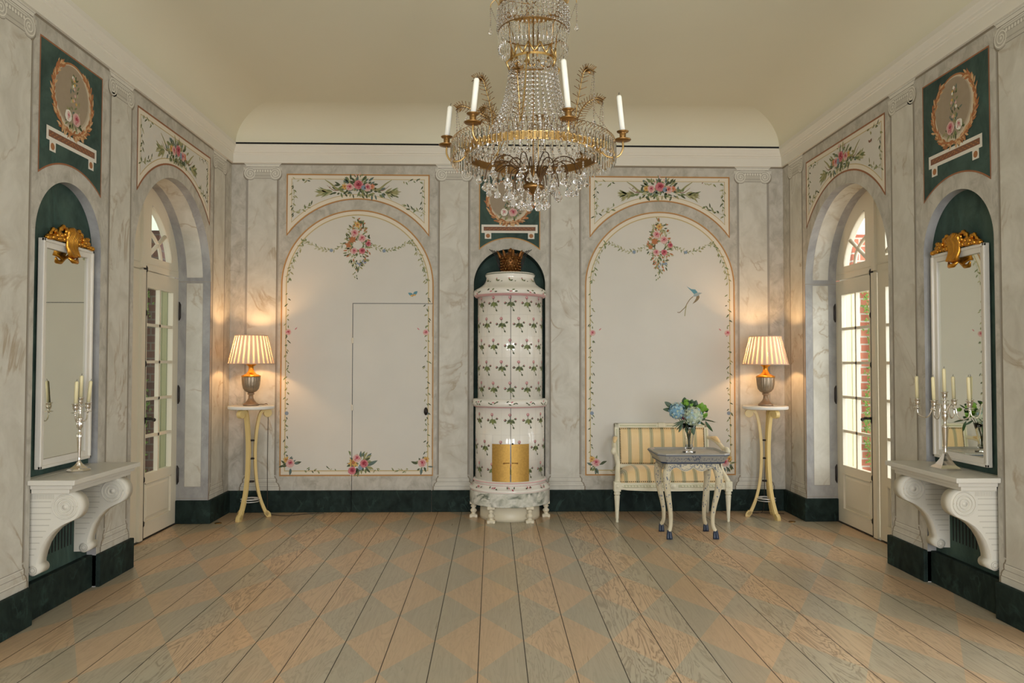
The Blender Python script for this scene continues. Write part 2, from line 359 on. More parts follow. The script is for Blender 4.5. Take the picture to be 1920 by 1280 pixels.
# ------------------------------------------------------------------ painting on surfaces
W = 2.75
class Paint:
    """draws thin polygons of paint on a surface; f3(u,v,off) gives the 3D point"""
    def __init__(s, mb, f3, alt=None): s.mb = mb; s.f3 = f3; s.off = .0006; s.alt = alt; s.k = 0
    def lift(s, d=.0004): s.off += d
    def target(s, u, v):
        if s.alt:
            t = s.alt(u, v)
            if t: return t
        return s.mb
    def poly(s, pts, mat, off=None):
        s.k += 1
        o = (s.off if off is None else off)+(s.k % 12)*.000025
        cu = sum(p[0] for p in pts)/len(pts); cv = sum(p[1] for p in pts)/len(pts)
        mb = s.target(cu, cv); ex = .0012 if mb is not s.mb else 0
        mb.add([s.f3(u, v, o+ex) for u, v in pts], [tuple(range(len(pts)))], mat)
    def rect(s, u0, v0, u1, v1, mat, off=None): s.poly([(u0, v0), (u1, v0), (u1, v1), (u0, v1)], mat, off)
    def strip(s, top, bot, mat, off=None):
        for i in range(len(top)-1): s.poly([bot[i], bot[i+1], top[i+1], top[i]], mat, off)
    def line(s, pts, w, mat, off=None, closed=False, taper=False):
        n = len(pts)
        if closed: pts = list(pts)+[pts[0]]; n += 1
        L = []; Rr = []
        for i in range(n):
            if closed and i in (0, n-1): a = pts[n-2]; c = pts[1]
            else: a = pts[max(i-1, 0)]; c = pts[min(i+1, n-1)]
            b = pts[i]
            d1 = (b[0]-a[0], b[1]-a[1]); d2 = (c[0]-b[0], c[1]-b[1])
            l1 = math.hypot(*d1); l2 = math.hypot(*d2)
            if l1 < 1e-9: d1, l1 = d2, l2
            if l2 < 1e-9: d2, l2 = d1, l1
            n1 = (-d1[1]/l1, d1[0]/l1); n2 = (-d2[1]/l2, d2[0]/l2)
            mx, my = n1[0]+n2[0], n1[1]+n2[1]; ml = math.hypot(mx, my) or 1; mx /= ml; my /= ml
            k = 1/max(.5, mx*n1[0]+my*n1[1])
            ww = w*.5*k*((1-i/(n-1))*.85+.15 if taper else 1)
            L.append((b[0]+mx*ww, b[1]+my*ww)); Rr.append((b[0]-mx*ww, b[1]-my*ww))
        o = s.off if off is None else off
        for i in range(n-1):
            q = [L[i], L[i+1], Rr[i+1], Rr[i]]
            # break long pieces so that a door slab can take its share
            m = max(1, int(math.hypot(pts[i+1][0]-pts[i][0], pts[i+1][1]-pts[i][1])/.05)) if s.alt else 1
            for j in range(m):
                t0, t1 = j/m, (j+1)/m
                lp = lambda p, q_, t: (p[0]+(q_[0]-p[0])*t, p[1]+(q_[1]-p[1])*t)
                s.poly([lp(L[i], L[i+1], t0), lp(L[i], L[i+1], t1), lp(Rr[i], Rr[i+1], t1), lp(Rr[i], Rr[i+1], t0)], mat, o)
    def disc(s, u, v, r, mat, n=14, wob=0, sq=1, off=None):
        s.poly([(u+r*(1+rnd.uniform(-wob, wob))*cos(2*PI*i/n), v+sq*r*(1+rnd.uniform(-wob, wob))*sin(2*PI*i/n)) for i in range(n)], mat, off)
    def leaf(s, u, v, L, w, ang, mat, off=None):
        ca, sa = cos(ang), sin(ang)
        P = [(0, 0), (.25, .42), (.55, .5), (.8, .28), (1, 0), (.75, -.3), (.5, -.45), (.2, -.36)]
        s.poly([(u+L*a*ca-w*b*sa, v+L*a*sa+w*b*ca) for a, b in P], mat, off)
    def rose(s, u, v, r, pal='pink'):
        A, B, D = dict(pink=('pink_pale', 'pink_mid', 'rose_red'), red=('pink_mid', 'rose_red', 'rose_deep'), coral=('pink_pale', 'coral', 'rose_red'), white=('white_soft', 'pink_pale', 'pink_mid'))[pal]
        o = s.off+.0012
        s.disc(u, v, r, A, 16, .10, off=o)
        for i in range(7):
            a = rnd.uniform(0, 2*PI); s.leaf(u+r*.55*cos(a), v+r*.55*sin(a), r*.5, r*.35, a+PI/2, B if i % 2 else A, off=o+.0003)
        s.disc(u+r*.05, v+r*.12, r*.56, B, 12, .12, off=o+.0006)
        for i in range(4):
            a = rnd.uniform(0, 2*PI); s.leaf(u+r*.3*cos(a), v+r*.1+r*.3*sin(a), r*.36, r*.16, a+PI/2, A, off=o+.0009)
        s.disc(u+r*.04, v+r*.14, r*.27, D, 10, .15, off=o+.0012)
    def daisy(s, u, v, r, mat='ochre', core='rust', n=9):
        o = s.off+.0010
        for i in range(n):
            a = 2*PI*i/n+rnd.uniform(-.2, .2); s.leaf(u, v, r*rnd.uniform(.85, 1.1), r*.42, a, mat, off=o)
        s.disc(u, v, r*.3, core, 8, .1, off=o+.0004)
    def bunch(s, u, v, ru, rv, n, mats, L=.06, out=True, core=0):
        for i in range(n):
            a = rnd.uniform(0, 2*PI); q = rnd.uniform(core, 1)**.5
            x = u+ru*q*cos(a); y = v+rv*q*sin(a)
            s.leaf(x, y, L*rnd.uniform(.6, 1.2), L*rnd.uniform(.28, .42), a+rnd.uniform(-.6, .6) if out else rnd.uniform(0, 6.28), rnd.choice(mats))
    def vine(s, pts, step=.045, L=.030, mats=('leaf_olive', 'leaf_green', 'leaf_dark', 'leaf_pale'), jitter=.012, stem=True, dens=1.0):
        if stem: s.line(pts, .0028, 'leaf_olive')
        acc = 0; side = 1
        for i in range(len(pts)-1):
            a, b = pts[i], pts[i+1]; d = math.hypot(b[0]-a[0], b[1]-a[1]); 
            if d < 1e-9: continue
            th = math.atan2(b[1]-a[1], b[0]-a[0]); t = 0
            while acc+(d-t) >= step:
                t += step-acc; acc = 0
                x = a[0]+(b[0]-a[0])*t/d; y = a[1]+(b[1]-a[1])*t/d
                side = -side
                if rnd.random() < dens:
                    for q in range(rnd.choice((1, 2, 2))):
                        s.leaf(x+rnd.uniform(-jitter, jitter), y+rnd.uniform(-jitter, jitter), L*rnd.uniform(.7, 1.35), L*.36, th+side*rnd.uniform(.4, 1.1), rnd.choice(mats))
            acc += d-t
# ------------------------------------------------------------------ the painted decoration
LG = ('leaf_dark', 'leaf_green', 'leaf_olive')
def spandrel(P, c, h, R, cz, top, edge='gold_line'):
    U = [c-h+2*h*i/32 for i in range(33)]
    av = lambda u, r: cz+math.sqrt(max(r*r-(u-c)**2, 0))
    P.off = .0010
    P.strip([(u, top) for u in U], [(u, av(u, R)) for u in U], 'panel_edge')
    P.off = .0014
    g = .045; h2 = h-g; U2 = [c-h2+2*h2*i/32 for i in range(33)]
    P.strip([(u, top-g) for u in U2], [(u, av(u, R+g)) for u in U2], 'panel_cream')
    P.off = .0018
    out = [(c-h, av(c-h, R)), (c-h, top), (c+h, top), (c+h, av(c+h, R))]+[(u, av(u, R)) for u in U[::-1]][1:-1]
    P.line(out, .014, edge, closed=True)
    inn = [(c-h2, av(c-h2, R+g)), (c-h2, top-g), (c+h2, top-g), (c+h2, av(c+h2, R+g))]+[(u, av(u, R+g)) for u in U2[::-1]][1:-1]
    P.line(inn, .0065, 'gold_pale', closed=True)
    P.off = .0022
    P.line([(u+.004, v-.004) for u, v in out], .004, 'rust_line', closed=True)
    t = top-g
    for s_ in (-1, 1):
        x = c+s_*h2
        P.vine([(c+s_*.42, t-.005), (c+s_*.5, t-.02), (x-s_*.03, t-.01)], .04, .035, stem=False)
        P.vine([(x-s_*.01, t-.03), (x-s_*.025, t-.2), (x-s_*.012, t-.36)], .035, .035)
        P.vine([(x-s_*.02, av(x, R+g)+.1), (x-s_*.12, av(x, R+g)+.13), (x-s_*.2, av(x-s_*.2, R+g)+.03)], .03, .04)
    z0 = cz+R+.115
    # palm sprays, horns, flowers
    for s_ in (-1, 1):
        for i in range(34):
            a = rnd.uniform(-.75, .75)+(0 if s_ > 0 else PI); bx = c+s_*rnd.uniform(.25, .34); bz = z0-.045-.10*(abs(bx-c)-.25)
            P.leaf(bx, bz, rnd.uniform(.06, .105), .018, a-s_*.18, rnd.choice(('leaf_olive', 'leaf_green', 'leaf_olive', 'leaf_pale')))
        hp = crom([(c+s_*.12, z0-.005), (c+s_*.2, z0-.02), (c+s_*.27, z0+.035), (c+s_*.33, z0+.075)], 6)
        P.line(hp[::1], .034, 'leaf_olive', taper=True)
        P.line(crom([(c+s_*.15, z0-.02), (c+s_*.24, z0-.03), (c+s_*.31, z0+.02)], 6), .013, 'band_brown', taper=True)
        P.bunch(c+s_*.17, z0-.045, .09, .03, 12, ('leaf_dark', 'leaf_blue', 'leaf_green'), .06)
    P.lift()
    P.bunch(c, z0+.02, .19, .06, 60, LG+('leaf_blue',), .06)
    P.bunch(c, z0-.045, .2, .03, 34, LG+('leaf_pale',), .05)
    P.bunch(c, z0+.085, .06, .035, 12, ('leaf_green', 'pink_pale', 'leaf_olive'), .035)
    for s_ in (-1, 1): P.daisy(c+s_*.135, z0+.008, .035, 'ochre' if s_ < 0 else 'coral', 'rust')
    P.disc(c+.055, z0-.002, .025, 'blue_soft', off=P.off+.0016)
    P.rose(c-.085, z0+.004, .038, 'pink'); P.rose(c+.09, z0, .040, 'coral' if c > 0 else 'pink'); P.rose(c+.002, z0+.026, .046, 'red')

def wreath(P, c, zc):
    """hanging garland of roses round a small ring; zc is the ring's height"""
    S = lambda x, y: (c+(x-655)/1216, zc-(y-845)/1216)
    for y, hw, n in ((560, 45, 12), (620, 80, 22), (690, 105, 34), (770, 125, 40), (850, 140, 44), (930, 135, 38), (1000, 100, 26), (1060, 70, 16), (1110, 40, 8)):
        for i in range(n):
            x = 655+rnd.uniform(-hw, hw)
            if abs(x-655) < 48 and 790 < y < 890: x = 655+math.copysign(rnd.uniform(60, hw), x-655)
            u, v = S(x, y+rnd.uniform(-40, 40)); a = math.atan2(1, (x-655)/60)*(-1 if y > 860 else 1)
            P.leaf(u, v, rnd.uniform(.022, .045), .015, a+rnd.uniform(-1, 1), rnd.choice(LG+('leaf_pale', 'rust')))
    for i in range(9):
        u, v = S(655+rnd.uniform(-30, 20)-i*3, 1100+i*17); P.leaf(u, v, .024, .012, rnd.uniform(-2.4, -.7), rnd.choice(LG))
    P.lift()
    u, v = S(655, 842); P.disc(u, v, .045, 'panel_cream', 16)
    P.lift()
    for i in range(30):
        a = 2*PI*i/30; P.leaf(u+.05*cos(a), v+.05*sin(a), .03, .012, a+rnd.uniform(.6, 1.8), rnd.choice(LG))
    P.lift()
    for x, y, r in ((650, 600, 40), (590, 780, 42), (540, 850, 32)): u, v = S(x, y); P.daisy(u, v, r/1216*1.15, 'ochre' if y < 700 else 'rust', 'rust')
    for x, y, r, p in ((615, 700, 46, 'pink'), (705, 762, 46, 'pink'), (783, 828, 32, 'red'), (610, 915, 40, 'pink'), (707, 915, 38, 'red')):
        u, v = S(x, y); P.rose(u, v, r/1216, p)
    for k in range(5): u, v = S(640+k*20, 1050+rnd.uniform(-20, 20)); P.leaf(u, v, .035, .016, rnd.uniform(-2, 1), 'blue_soft', off=P.off+.001)

def posy(P, u, v, s=1.0, n=14, centre=True):
    P.bunch(u, v, .07*s, .055*s, n+8, ('leaf_dark', 'leaf_blue', 'leaf_green', 'leaf_olive'), .06*s)
    P.lift()
    if centre:
        P.rose(u-.03*s, v+.045*s, .034*s, 'pink'); P.daisy(u-.06*s, v+.01*s, .05*s, 'ochre'); P.rose(u+.03*s, v+.0, .034*s, 'red'); P.rose(u-.07*s, v-.06*s, .034*s, 'red')
        P.disc(u, v-.035*s, .02*s, 'blue_soft', off=P.off+.001)
        P.leaf(u+.06*s, v-.02*s, .10*s, .03*s, .5, 'leaf_blue'); P.leaf(u-.05*s, v+.05*s, .08*s, .03*s, 2.3, 'leaf_green')
    else:
        P.rose(u, v+.01*s, .042*s, 'pink'); P.daisy(u-math.copysign(.035, s)*1, v+.035*abs(s), .036*abs(s), 'ochre')

def arch_panel(P, c, R, vs, vb, centre_posy, flip=1):
    P.off = .0010
    U = [c+R*cos(PI*i/40) for i in range(41)][::-1]
    av = lambda u, r: vs+math.sqrt(max(r*r-(u-c)**2, 0))
    P.strip([(u, av(u, R)) for u in U], [(u, 2.047) for u in U], 'panel_edge'); P.strip([(u, 2.047) for u in U], [(u, vb) for u in U], 'panel_edge')
    P.off = .0014
    g = .045; r2 = R-g; U2 = [c+r2*cos(PI*i/40) for i in range(41)][::-1]
    P.strip([(u, av(u, r2)) for u in U2], [(u, 2.047) for u in U2], 'panel_cream'); P.strip([(u, 2.047) for u in U2], [(u, vb+g) for u in U2], 'panel_cream')
    P.off = .0018
    P.line([(c-R, vb)]+arc(c, vs, R, 180, 0, 48)+[(c+R, vb)], .014, 'gold_line', closed=True)
    P.line([(c-r2, vb+g)]+arc(c, vs, r2, 180, 0, 48)+[(c+r2, vb+g)], .010, 'gold_pale', closed=True)
    P.off = .0022
    P.line([(c-R+.005, vb+.004)]+arc(c, vs, R-.005, 180, 0, 48)+[(c+R-.005, vb+.004)], .004, 'rust_line', closed=True)
    wreath(P, c, vs+.40)
    P.off = .0022
    for s_ in (-1, 1):
        sw = [(c+s_*(.13+.42*t), vs+.415-.085*sin(PI*min(1, t*1.15))*(1-t*.3)+.02*t) for t in [i/14 for i in range(15)]]
        P.vine(sw, .018, .030, ('leaf_olive', 'leaf_pale', 'leaf_green'), .008)
        P.disc(c+s_*.26, vs+.345, .017, 'blue_soft', 9, .2, off=P.off+.001)
        a0 = 40
        P.vine([(c+s_*(r2-.02)*cos(math.radians(a)), vs+(r2-.02)*sin(math.radians(a))) for a in range(42, 0, -4)], .030, .038, ('leaf_olive', 'leaf_green', 'leaf_pale'), .012)
        x = c+s_*(r2-.012)
        P.vine([(x+s_*.006*sin(k*1.3), vs-.02-k*.06) for k in range(30)], .052, .032, ('leaf_green', 'leaf_olive', 'leaf_dark'), .013, stem=False)
        P.rose(x-s_*.012, 1.762, .030, 'pink'); P.leaf(x-s_*.012, 1.80, .03, .012, 1.6, 'leaf_green'); P.leaf(x-s_*.075, 1.785, .035, .011, PI/2+s_*.8, 'pink_mid')
        P.disc(x-s_*.004, 0.965, .019, 'blue_soft', off=P.off+.001); P.leaf(x, .93, .03, .012, -1.2, 'leaf_dark')
        # corner posies
        u0 = c+s_*(r2-.05); v0 = vb+.10
        P.bunch(u0, v0, .055, .045, 14, ('leaf_dark', 'leaf_blue', 'leaf_green'), .055)
        P.leaf(u0-s_*.05, v0+.01, .07, .026, PI/2+s_*1.2, 'leaf_dark'); P.leaf(u0-s_*.01, v0-.03, .07, .028, -1.7, 'leaf_blue')
        P.daisy(u0+s_*.035, v0+.055, .035, 'ochre'); P.rose(u0-s_*.005, v0+.02, .042, 'pink')
        P.vine([(u0-s_*.10, vb+g+.01), (u0-s_*.28, vb+g-.002)], .035, .032, stem=False)
    if centre_posy: posy(P, c+.04, vb+.115, 1.15, 40)
    P.vine([(c-.18, vb+g), (c-.27, vb+g+.02)], .03, .03, stem=False); P.vine([(c+.25, vb+g), (c+.16, vb+g)], .03, .03, stem=False)

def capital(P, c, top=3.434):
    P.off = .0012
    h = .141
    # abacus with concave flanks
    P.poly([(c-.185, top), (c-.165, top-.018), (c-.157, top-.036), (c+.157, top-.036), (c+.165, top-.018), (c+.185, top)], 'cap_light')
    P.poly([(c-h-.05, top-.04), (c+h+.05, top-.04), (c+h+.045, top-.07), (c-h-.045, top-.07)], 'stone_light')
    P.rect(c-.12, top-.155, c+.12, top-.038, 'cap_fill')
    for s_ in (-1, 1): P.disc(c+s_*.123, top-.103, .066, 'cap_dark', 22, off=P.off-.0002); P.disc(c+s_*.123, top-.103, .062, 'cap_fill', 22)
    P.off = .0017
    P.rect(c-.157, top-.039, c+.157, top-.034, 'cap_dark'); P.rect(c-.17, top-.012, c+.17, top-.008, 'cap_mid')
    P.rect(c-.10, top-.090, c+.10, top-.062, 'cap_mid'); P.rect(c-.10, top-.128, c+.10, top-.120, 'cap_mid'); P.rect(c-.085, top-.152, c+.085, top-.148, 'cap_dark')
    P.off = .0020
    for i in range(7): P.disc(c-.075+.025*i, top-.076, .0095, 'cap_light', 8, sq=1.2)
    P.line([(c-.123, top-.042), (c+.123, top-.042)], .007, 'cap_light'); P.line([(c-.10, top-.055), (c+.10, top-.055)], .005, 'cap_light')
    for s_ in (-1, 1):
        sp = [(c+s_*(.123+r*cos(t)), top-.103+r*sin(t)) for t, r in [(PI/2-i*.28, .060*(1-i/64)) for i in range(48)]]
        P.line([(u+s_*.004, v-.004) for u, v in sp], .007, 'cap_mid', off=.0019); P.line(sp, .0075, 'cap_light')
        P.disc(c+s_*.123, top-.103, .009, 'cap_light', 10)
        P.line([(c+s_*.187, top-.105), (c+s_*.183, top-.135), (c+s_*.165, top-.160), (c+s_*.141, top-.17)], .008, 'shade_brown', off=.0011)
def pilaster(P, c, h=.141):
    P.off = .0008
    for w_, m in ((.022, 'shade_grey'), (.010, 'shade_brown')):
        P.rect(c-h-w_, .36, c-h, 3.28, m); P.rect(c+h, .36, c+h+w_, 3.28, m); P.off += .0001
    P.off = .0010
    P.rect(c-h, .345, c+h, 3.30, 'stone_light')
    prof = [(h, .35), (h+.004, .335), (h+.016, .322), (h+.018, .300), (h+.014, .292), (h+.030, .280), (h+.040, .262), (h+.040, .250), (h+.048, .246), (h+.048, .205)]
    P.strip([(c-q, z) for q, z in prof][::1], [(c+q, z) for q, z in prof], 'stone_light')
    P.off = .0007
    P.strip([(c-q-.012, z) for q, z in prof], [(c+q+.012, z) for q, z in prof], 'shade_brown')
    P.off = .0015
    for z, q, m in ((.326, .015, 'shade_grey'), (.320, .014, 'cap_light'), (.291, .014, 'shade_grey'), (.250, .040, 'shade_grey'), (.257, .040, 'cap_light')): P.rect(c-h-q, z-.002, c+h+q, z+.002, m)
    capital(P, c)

def green_panel(P, c, h, apex, low, top=3.33, zc=3.075, flip=1, oval=.205, edge='gold_line'):
    s = apex-low; R = (h*h+s*s)/(2*s); cz = apex-R
    av = lambda u: cz+math.sqrt(R*R-(u-c)**2)
    U = [c-h+2*h*i/20 for i in range(21)]
    P.off = .0010
    P.strip([(u, top) for u in U], [(u, av(u)) for u in U], 'green_wall')
    P.off = .0014
    P.line([(c-h, low), (c-h, top), (c+h, top), (c+h, low)]+[(u, av(u)) for u in U[::-1]][1:-1], .010, edge, closed=True)
    P.off = .0018
    P.disc(c, zc, oval+.012, 'laurel_gold', 40)
    P.off = .0022
    P.disc(c, zc, oval, 'bowl_light', 40)
    P.off = .0026
    P.disc(c-flip*.008, zc+.008, oval-.014, 'bowl_mid', 40, off=.0026); P.disc(c-flip*.013, zc+.013, oval-.022, 'bowl_taupe', 40, off=.0029)
    P.off = .0032
    for i in range(60):     # laurel, open at the top
        t = -90+ (i//2)*4.9*(1 if i % 2 else -1)
        a = math.radians(t); side = 1 if i % 2 else -1
        for q in (0, 1, 2):
            rr = oval+.012+rnd.uniform(-.008, .014); th = a+side*(PI/2)+rnd.uniform(-.75, .75)
            P.leaf(c+rr*cos(a), zc+rr*sin(a), .048, .016, th, ('laurel_gold', 'laurel_light', 'rust')[(i+q) % 3])
    P.lift()
    for i in range(46):
        t = rnd.random(); P.leaf(c+flip*.01+rnd.uniform(-.02-.06*(1-t), .02+.06*(1-t)), zc-.16+.30*t, rnd.uniform(.02, .04), .013, rnd.uniform(.3, 2.8), rnd.choice(LG+('leaf_pale', 'leaf_blue')))
    for i in range(10):
        t = rnd.random(); P.disc(c+rnd.uniform(-.03, .03)*(1.3-t), zc-.06+.2*t, .010, rnd.choice(('white_soft', 'pink_pale', 'ochre')), 8, .2, off=P.off+.001)
    P.bunch(c, zc-.135, .10, .03, 26, LG, .04)
    P.rose(c-.055, zc-.115, .036, 'white'); P.rose(c+.035, zc-.115, .042, 'pink')
    P.off = .0042
    P.rect(c-.28, 2.754, c+.28, 2.837, 'cap_light')
    for s_ in (-1, 1): P.rect(c+s_*.215-.032, 2.695, c+s_*.215+.032, 2.756, 'cap_light')
    P.off = .0046
    P.rect(c-.258, 2.776, c+.258, 2.815, 'band_brown')
    for s_ in (-1, 1): P.disc(c+s_*.215, 2.725, .021, 'laurel_gold', 14)
    P.off = .0049
    for i in range(24): P.leaf(c-.25+i*.0212, 2.783+(i % 2)*.012, .024, .008, .5 if i < 12 else 2.6, 'laurel_gold')
    for i in range(16):    # the lowest leaves lie over the shelf
        a = math.radians(-90+rnd.uniform(-32, 32)); P.leaf(c+(oval+.02)*cos(a), zc+(oval+.016)*sin(a), .045, .015, a+rnd.uniform(-.9, .9), rnd.choice(('laurel_gold', 'laurel_light')))

# ------------------------------------------------------------------ walls
def wall_base(mb, f3, u0, u1, v0, v1, ops, mat):
    """ops: (uc, R, spring, d, reveal material, back material or None, bottom)"""
    ops = sorted(ops); cur = u0
    def q(a, b, c_, d): mb.add([f3(*a, 0), f3(*b, 0), f3(*c_, 0), f3(*d, 0)], [(0, 1, 2, 3)], mat)
    for uc, R, vs, d, rm, bm in ops:
        q((cur, v0), (uc-R, v0), (uc-R, v1), (cur, v1))
        A = arc(uc, vs, R, 180, 0, 40)
        for i in range(40): q(A[i], A[i+1], (A[i+1][0], v1), (A[i][0], v1))
        path = [(uc-R, v0)]+A+[(uc+R, v0)]
        for i in range(len(path)-1):
            a, b = path[i], path[i+1]
            mb.add([f3(*a, 0), f3(*b, 0), f3(*b, -d), f3(*a, -d)], [(0, 1, 2, 3)], rm, smooth=False)
        if bm:
            vs_ = [f3(*p, -d) for p in path]; mb.add(vs_, [tuple(range(len(vs_)))], bm)
        cur = uc+R
    q((cur, v0), (u1, v0), (u1, v1), (cur, v1))
YR = -9.6      # rear end of the room
WINDOW_W = 150; EXPOSURE = 0.06
HC = 3.434
DC, DR, DS = -1.285, .755, 2.2; DC2 = -4.435      # side door: centre, radius, spring
NC, NR, NS = -2.87, .365, 2.19      # side niche
fB = lambda u, v, o: (u, -o, v)
fL = lambda u, v, o: (-W+o, u, v)
fR = lambda u, v, o: (W-o, u, v)
DD = .29                            # depth of the door reveal

# back wall with the jib door as an object of its own
wb = MB(); jd = MB()
wall_base(wb, fB, -W, W, 0, 3.65, [(0, .355, 2.238, .22, 'green_wall', 'green_wall')], 'stone_frame')
JX0, JX1, JZ = -1.547, -.763, 2.047
inside = lambda u, v: jd if (JX0 < u < JX1 and v < JZ) else None
jd.box((JX0, -.0006, .211), (JX1, .0, JZ), 'stone_frame')
P = Paint(wb, fB, inside)
for s_ in (-1, 1):
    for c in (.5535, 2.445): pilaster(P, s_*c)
    spandrel(P, s_*1.503, .70, .86, 2.225, 3.325)
    arch_panel(P, s_*1.503, .745, 2.225, .356, s_ < 0)
green_panel(P, 0, .30, 2.705, 2.593)
# butterfly and long-tailed bird
P.off = .0024
bx, bz = -.955, 2.13
for a, L, w_, m in ((2.7, .055, .03, 'blue_teal'), (.75, .06, .034, 'blue_teal'), (3.4, .03, .02, 'ochre'), (.1, .03, .018, 'ochre')): P.leaf(bx, bz, L, w_, a, m)
P.line([(bx-.005, bz-.015), (bx+.005, bz+.012)], .005, 'band_brown', off=.0028)
G = lambda x, y: (1.865+(x-560)/2703, 2.153-(y-450)/2703)
P.line([G(*p) for p in crom([(480, 520), (390, 600), (310, 720), (270, 800), (190, 880), (110, 950), (50, 945)], 5)], .0075, 'vine_brown')
P.line([G(*p) for p in [(300, 740), (270, 880), (250, 1050)]], .008, 'leaf_olive')
P.poly([G(*p) for p in [(300, 240), (430, 320), (540, 330), (600, 400), (600, 450), (510, 460), (430, 370)]], 'blue_teal', off=.0027)
P.poly([G(*p) for p in [(480, 520), (500, 460), (570, 420), (640, 410), (730, 425), (660, 460), (620, 500), (540, 520)]], 'bird_grey', off=.0029)
P.poly([G(*p) for p in [(570, 510), (640, 480), (655, 540), (620, 610), (550, 670), (460, 720), (530, 620), (560, 570)]], 'vine_brown', off=.0026)
P.poly([G(*p) for p in [(590, 530), (630, 510), (630, 570), (590, 610)]], 'bowl_light', off=.0028)
for (x, y) in ((1.2+.03, 3.2), (1.27, 3.17), (1.93, 3.26), (-1.79, 3.19)): P.leaf(x, y, .02, .01, 1, 'band_brown')
# soft painted shadow line under the cornice
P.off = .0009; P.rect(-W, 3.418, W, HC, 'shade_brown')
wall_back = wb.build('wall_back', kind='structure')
# seams of the jib door
P = Paint(jd, fB)
P.off = .0050
P.line([(JX0, 0), (JX0, JZ), (JX1+.003, JZ)], .005, 'seam_dark'); P.line([(JX1, 0), (JX1, JZ)], .0015, 'seam_dark')
door3 = jd.build('door_3', kind='structure')
b = MB(); b.box((JX0+.003, -.0265, 0), (JX1-.003, -.001, .211), 'green_stone'); b.build('kickboard', door3, bevel=.004)
for z in (1.68, 1.02):
    b = MB(); b.lathe([(.007, -.028), (.009, -.02), (.009, .02), (.007, .028)], (JX0, -.006, z), 'panel_edge', 10); b.build('hinge', door3)
b = MB(); b.lathe([(.012, 0), (.012, .012), (.02, .02), (.018, .03), (0, .033)], (0, 0, 0), 'iron', 16, xf=Matrix.Translation((-.822, 0, .985)) @ Matrix.Rotation(PI/2, 4, 'X') @ Matrix.Scale(2, 4, (0, 1, 0)))
b.build('door_handle', door3)

def side_wall(name, f3, sx):
    b = MB()
    wall_base(b, f3, YR, 0, 0, 3.65, [(DC, DR, DS, DD, 'stone_reveal', None), (DC2, DR, DS, DD, 'stone_reveal', None), (NC, NR, NS, .06, 'stone_reveal', 'green_wall')], 'stone_frame')
    P = Paint(b, f3)
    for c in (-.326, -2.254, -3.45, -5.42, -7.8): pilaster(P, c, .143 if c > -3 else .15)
    spandrel(P, -1.297, .715, .93, 2.125, 3.325, 'rust_line'); spandrel(P, DC2, .715, .93, 2.125, 3.325, 'rust_line')
    green_panel(P, -2.87, .347, 2.66, 2.548, flip=-sx, edge='rust_line')
    if sx > 0:
        for a in (.6, 2.4): P.leaf(-1.80, 3.17, .035, .02, a, 'band_brown')
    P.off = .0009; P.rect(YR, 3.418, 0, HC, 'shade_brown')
    # thin painted line along the opening
    P.off = .0012
    P.line([(DC+DR+.004, .21), (DC+DR+.004, DS)], .006, 'rust_line')
    # panels painted on the reveal: far jamb, intrados, near jamb
    J = lambda u, v, o: f3(DC+DR-o, v, -u)                # u = depth into the reveal
    Q = Paint(b, J); Q.off = .0008; Q.rect(.07, .335, .215, 2.185, 'stone_light'); Q.off = .0005
    Q.rect(.066, .331, .219, 2.189, 'shade_grey'); Q.rect(0, 2.196, DD, 2.203, 'shade_grey'); Q.rect(0, .225, DD, .232, 'shade_grey')
    J2 = lambda u, v, o: f3(DC-DR+o, v, -u)
    Q = Paint(b, J2); Q.off = .0008; Q.rect(.07, .335, .215, 2.185, 'stone_light')
    J3 = lambda u, v, o: f3(DC+(DR-o)*cos(v), DS+(DR-o)*sin(v), -u)
    Q = Paint(b, J3); Q.off = .0012
    for i in range(40):
        a0 = .05+(PI-.1)*i/40; a1 = .05+(PI-.1)*(i+1)/40; Q.poly([(.07, a0), (.215, a0), (.215, a1), (.07, a1)], 'stone_light', off=.0016)
    # slots of the vent in the niche
    N = lambda u, v, o: f3(u, v, -.06+o)
    Q = Paint(b, N); Q.off = .0012
    for i in range(12): u = -3.08+i*.034; Q.rect(u, .32, u+.012, .61, 'slot_dark')
    return b.build(name, kind='structure')
wall_left = side_wall('wall_left', fL, -1)
wall_right = side_wall('wall_right', fR, 1)

# unseen rear wall; its three tall windows are added as a daylight source
b = MB()
WINS = [(-1.75, .55), (0, .55), (1.75, .55)]
fF = lambda u, v, o: (u, YR+o, v)
cur = -W
for uc, h in WINS+[(None, None)]:
    e = uc-h if uc is not None else W
    b.add([fF(cur, 0, 0), fF(e, 0, 0), fF(e, 3.65, 0), fF(cur, 3.65, 0)], [(0, 1, 2, 3)], 'rear_stone')
    if uc is None: break
    b.add([fF(uc-h, 0, 0), fF(uc+h, 0, 0), fF(uc+h, .3, 0), fF(uc-h, .3, 0)], [(0, 1, 2, 3)], 'rear_stone')
    b.add([fF(uc-h, 2.9, 0), fF(uc+h, 2.9, 0), fF(uc+h, 3.65, 0), fF(uc-h, 3.65, 0)], [(0, 1, 2, 3)], 'rear_stone')
    cur = uc+h
b.build('wall_front', kind='structure')
for i, (uc, h) in enumerate(WINS):
    b = MB()
    b.box((uc-h, YR-.08, .3), (uc-h+.07, YR+.02, 2.9), 'door_paint'); b.box((uc+h-.07, YR-.08, .3), (uc+h, YR+.02, 2.9), 'door_paint')
    b.box((uc-h, YR-.08, .3), (uc+h, YR+.02, .38), 'door_paint'); b.box((uc-h, YR-.08, 2.82), (uc+h, YR+.02, 2.9), 'door_paint')
    b.box((uc-.03, YR-.06, .3), (uc+.03, YR, 2.9), 'door_paint')
    for z in (.9, 1.4, 1.9, 2.4): b.box((uc-h, YR-.05, z-.012), (uc+h, YR-.01, z+.012), 'door_paint')
    b.build('window_%d' % (i+1), kind='structure')

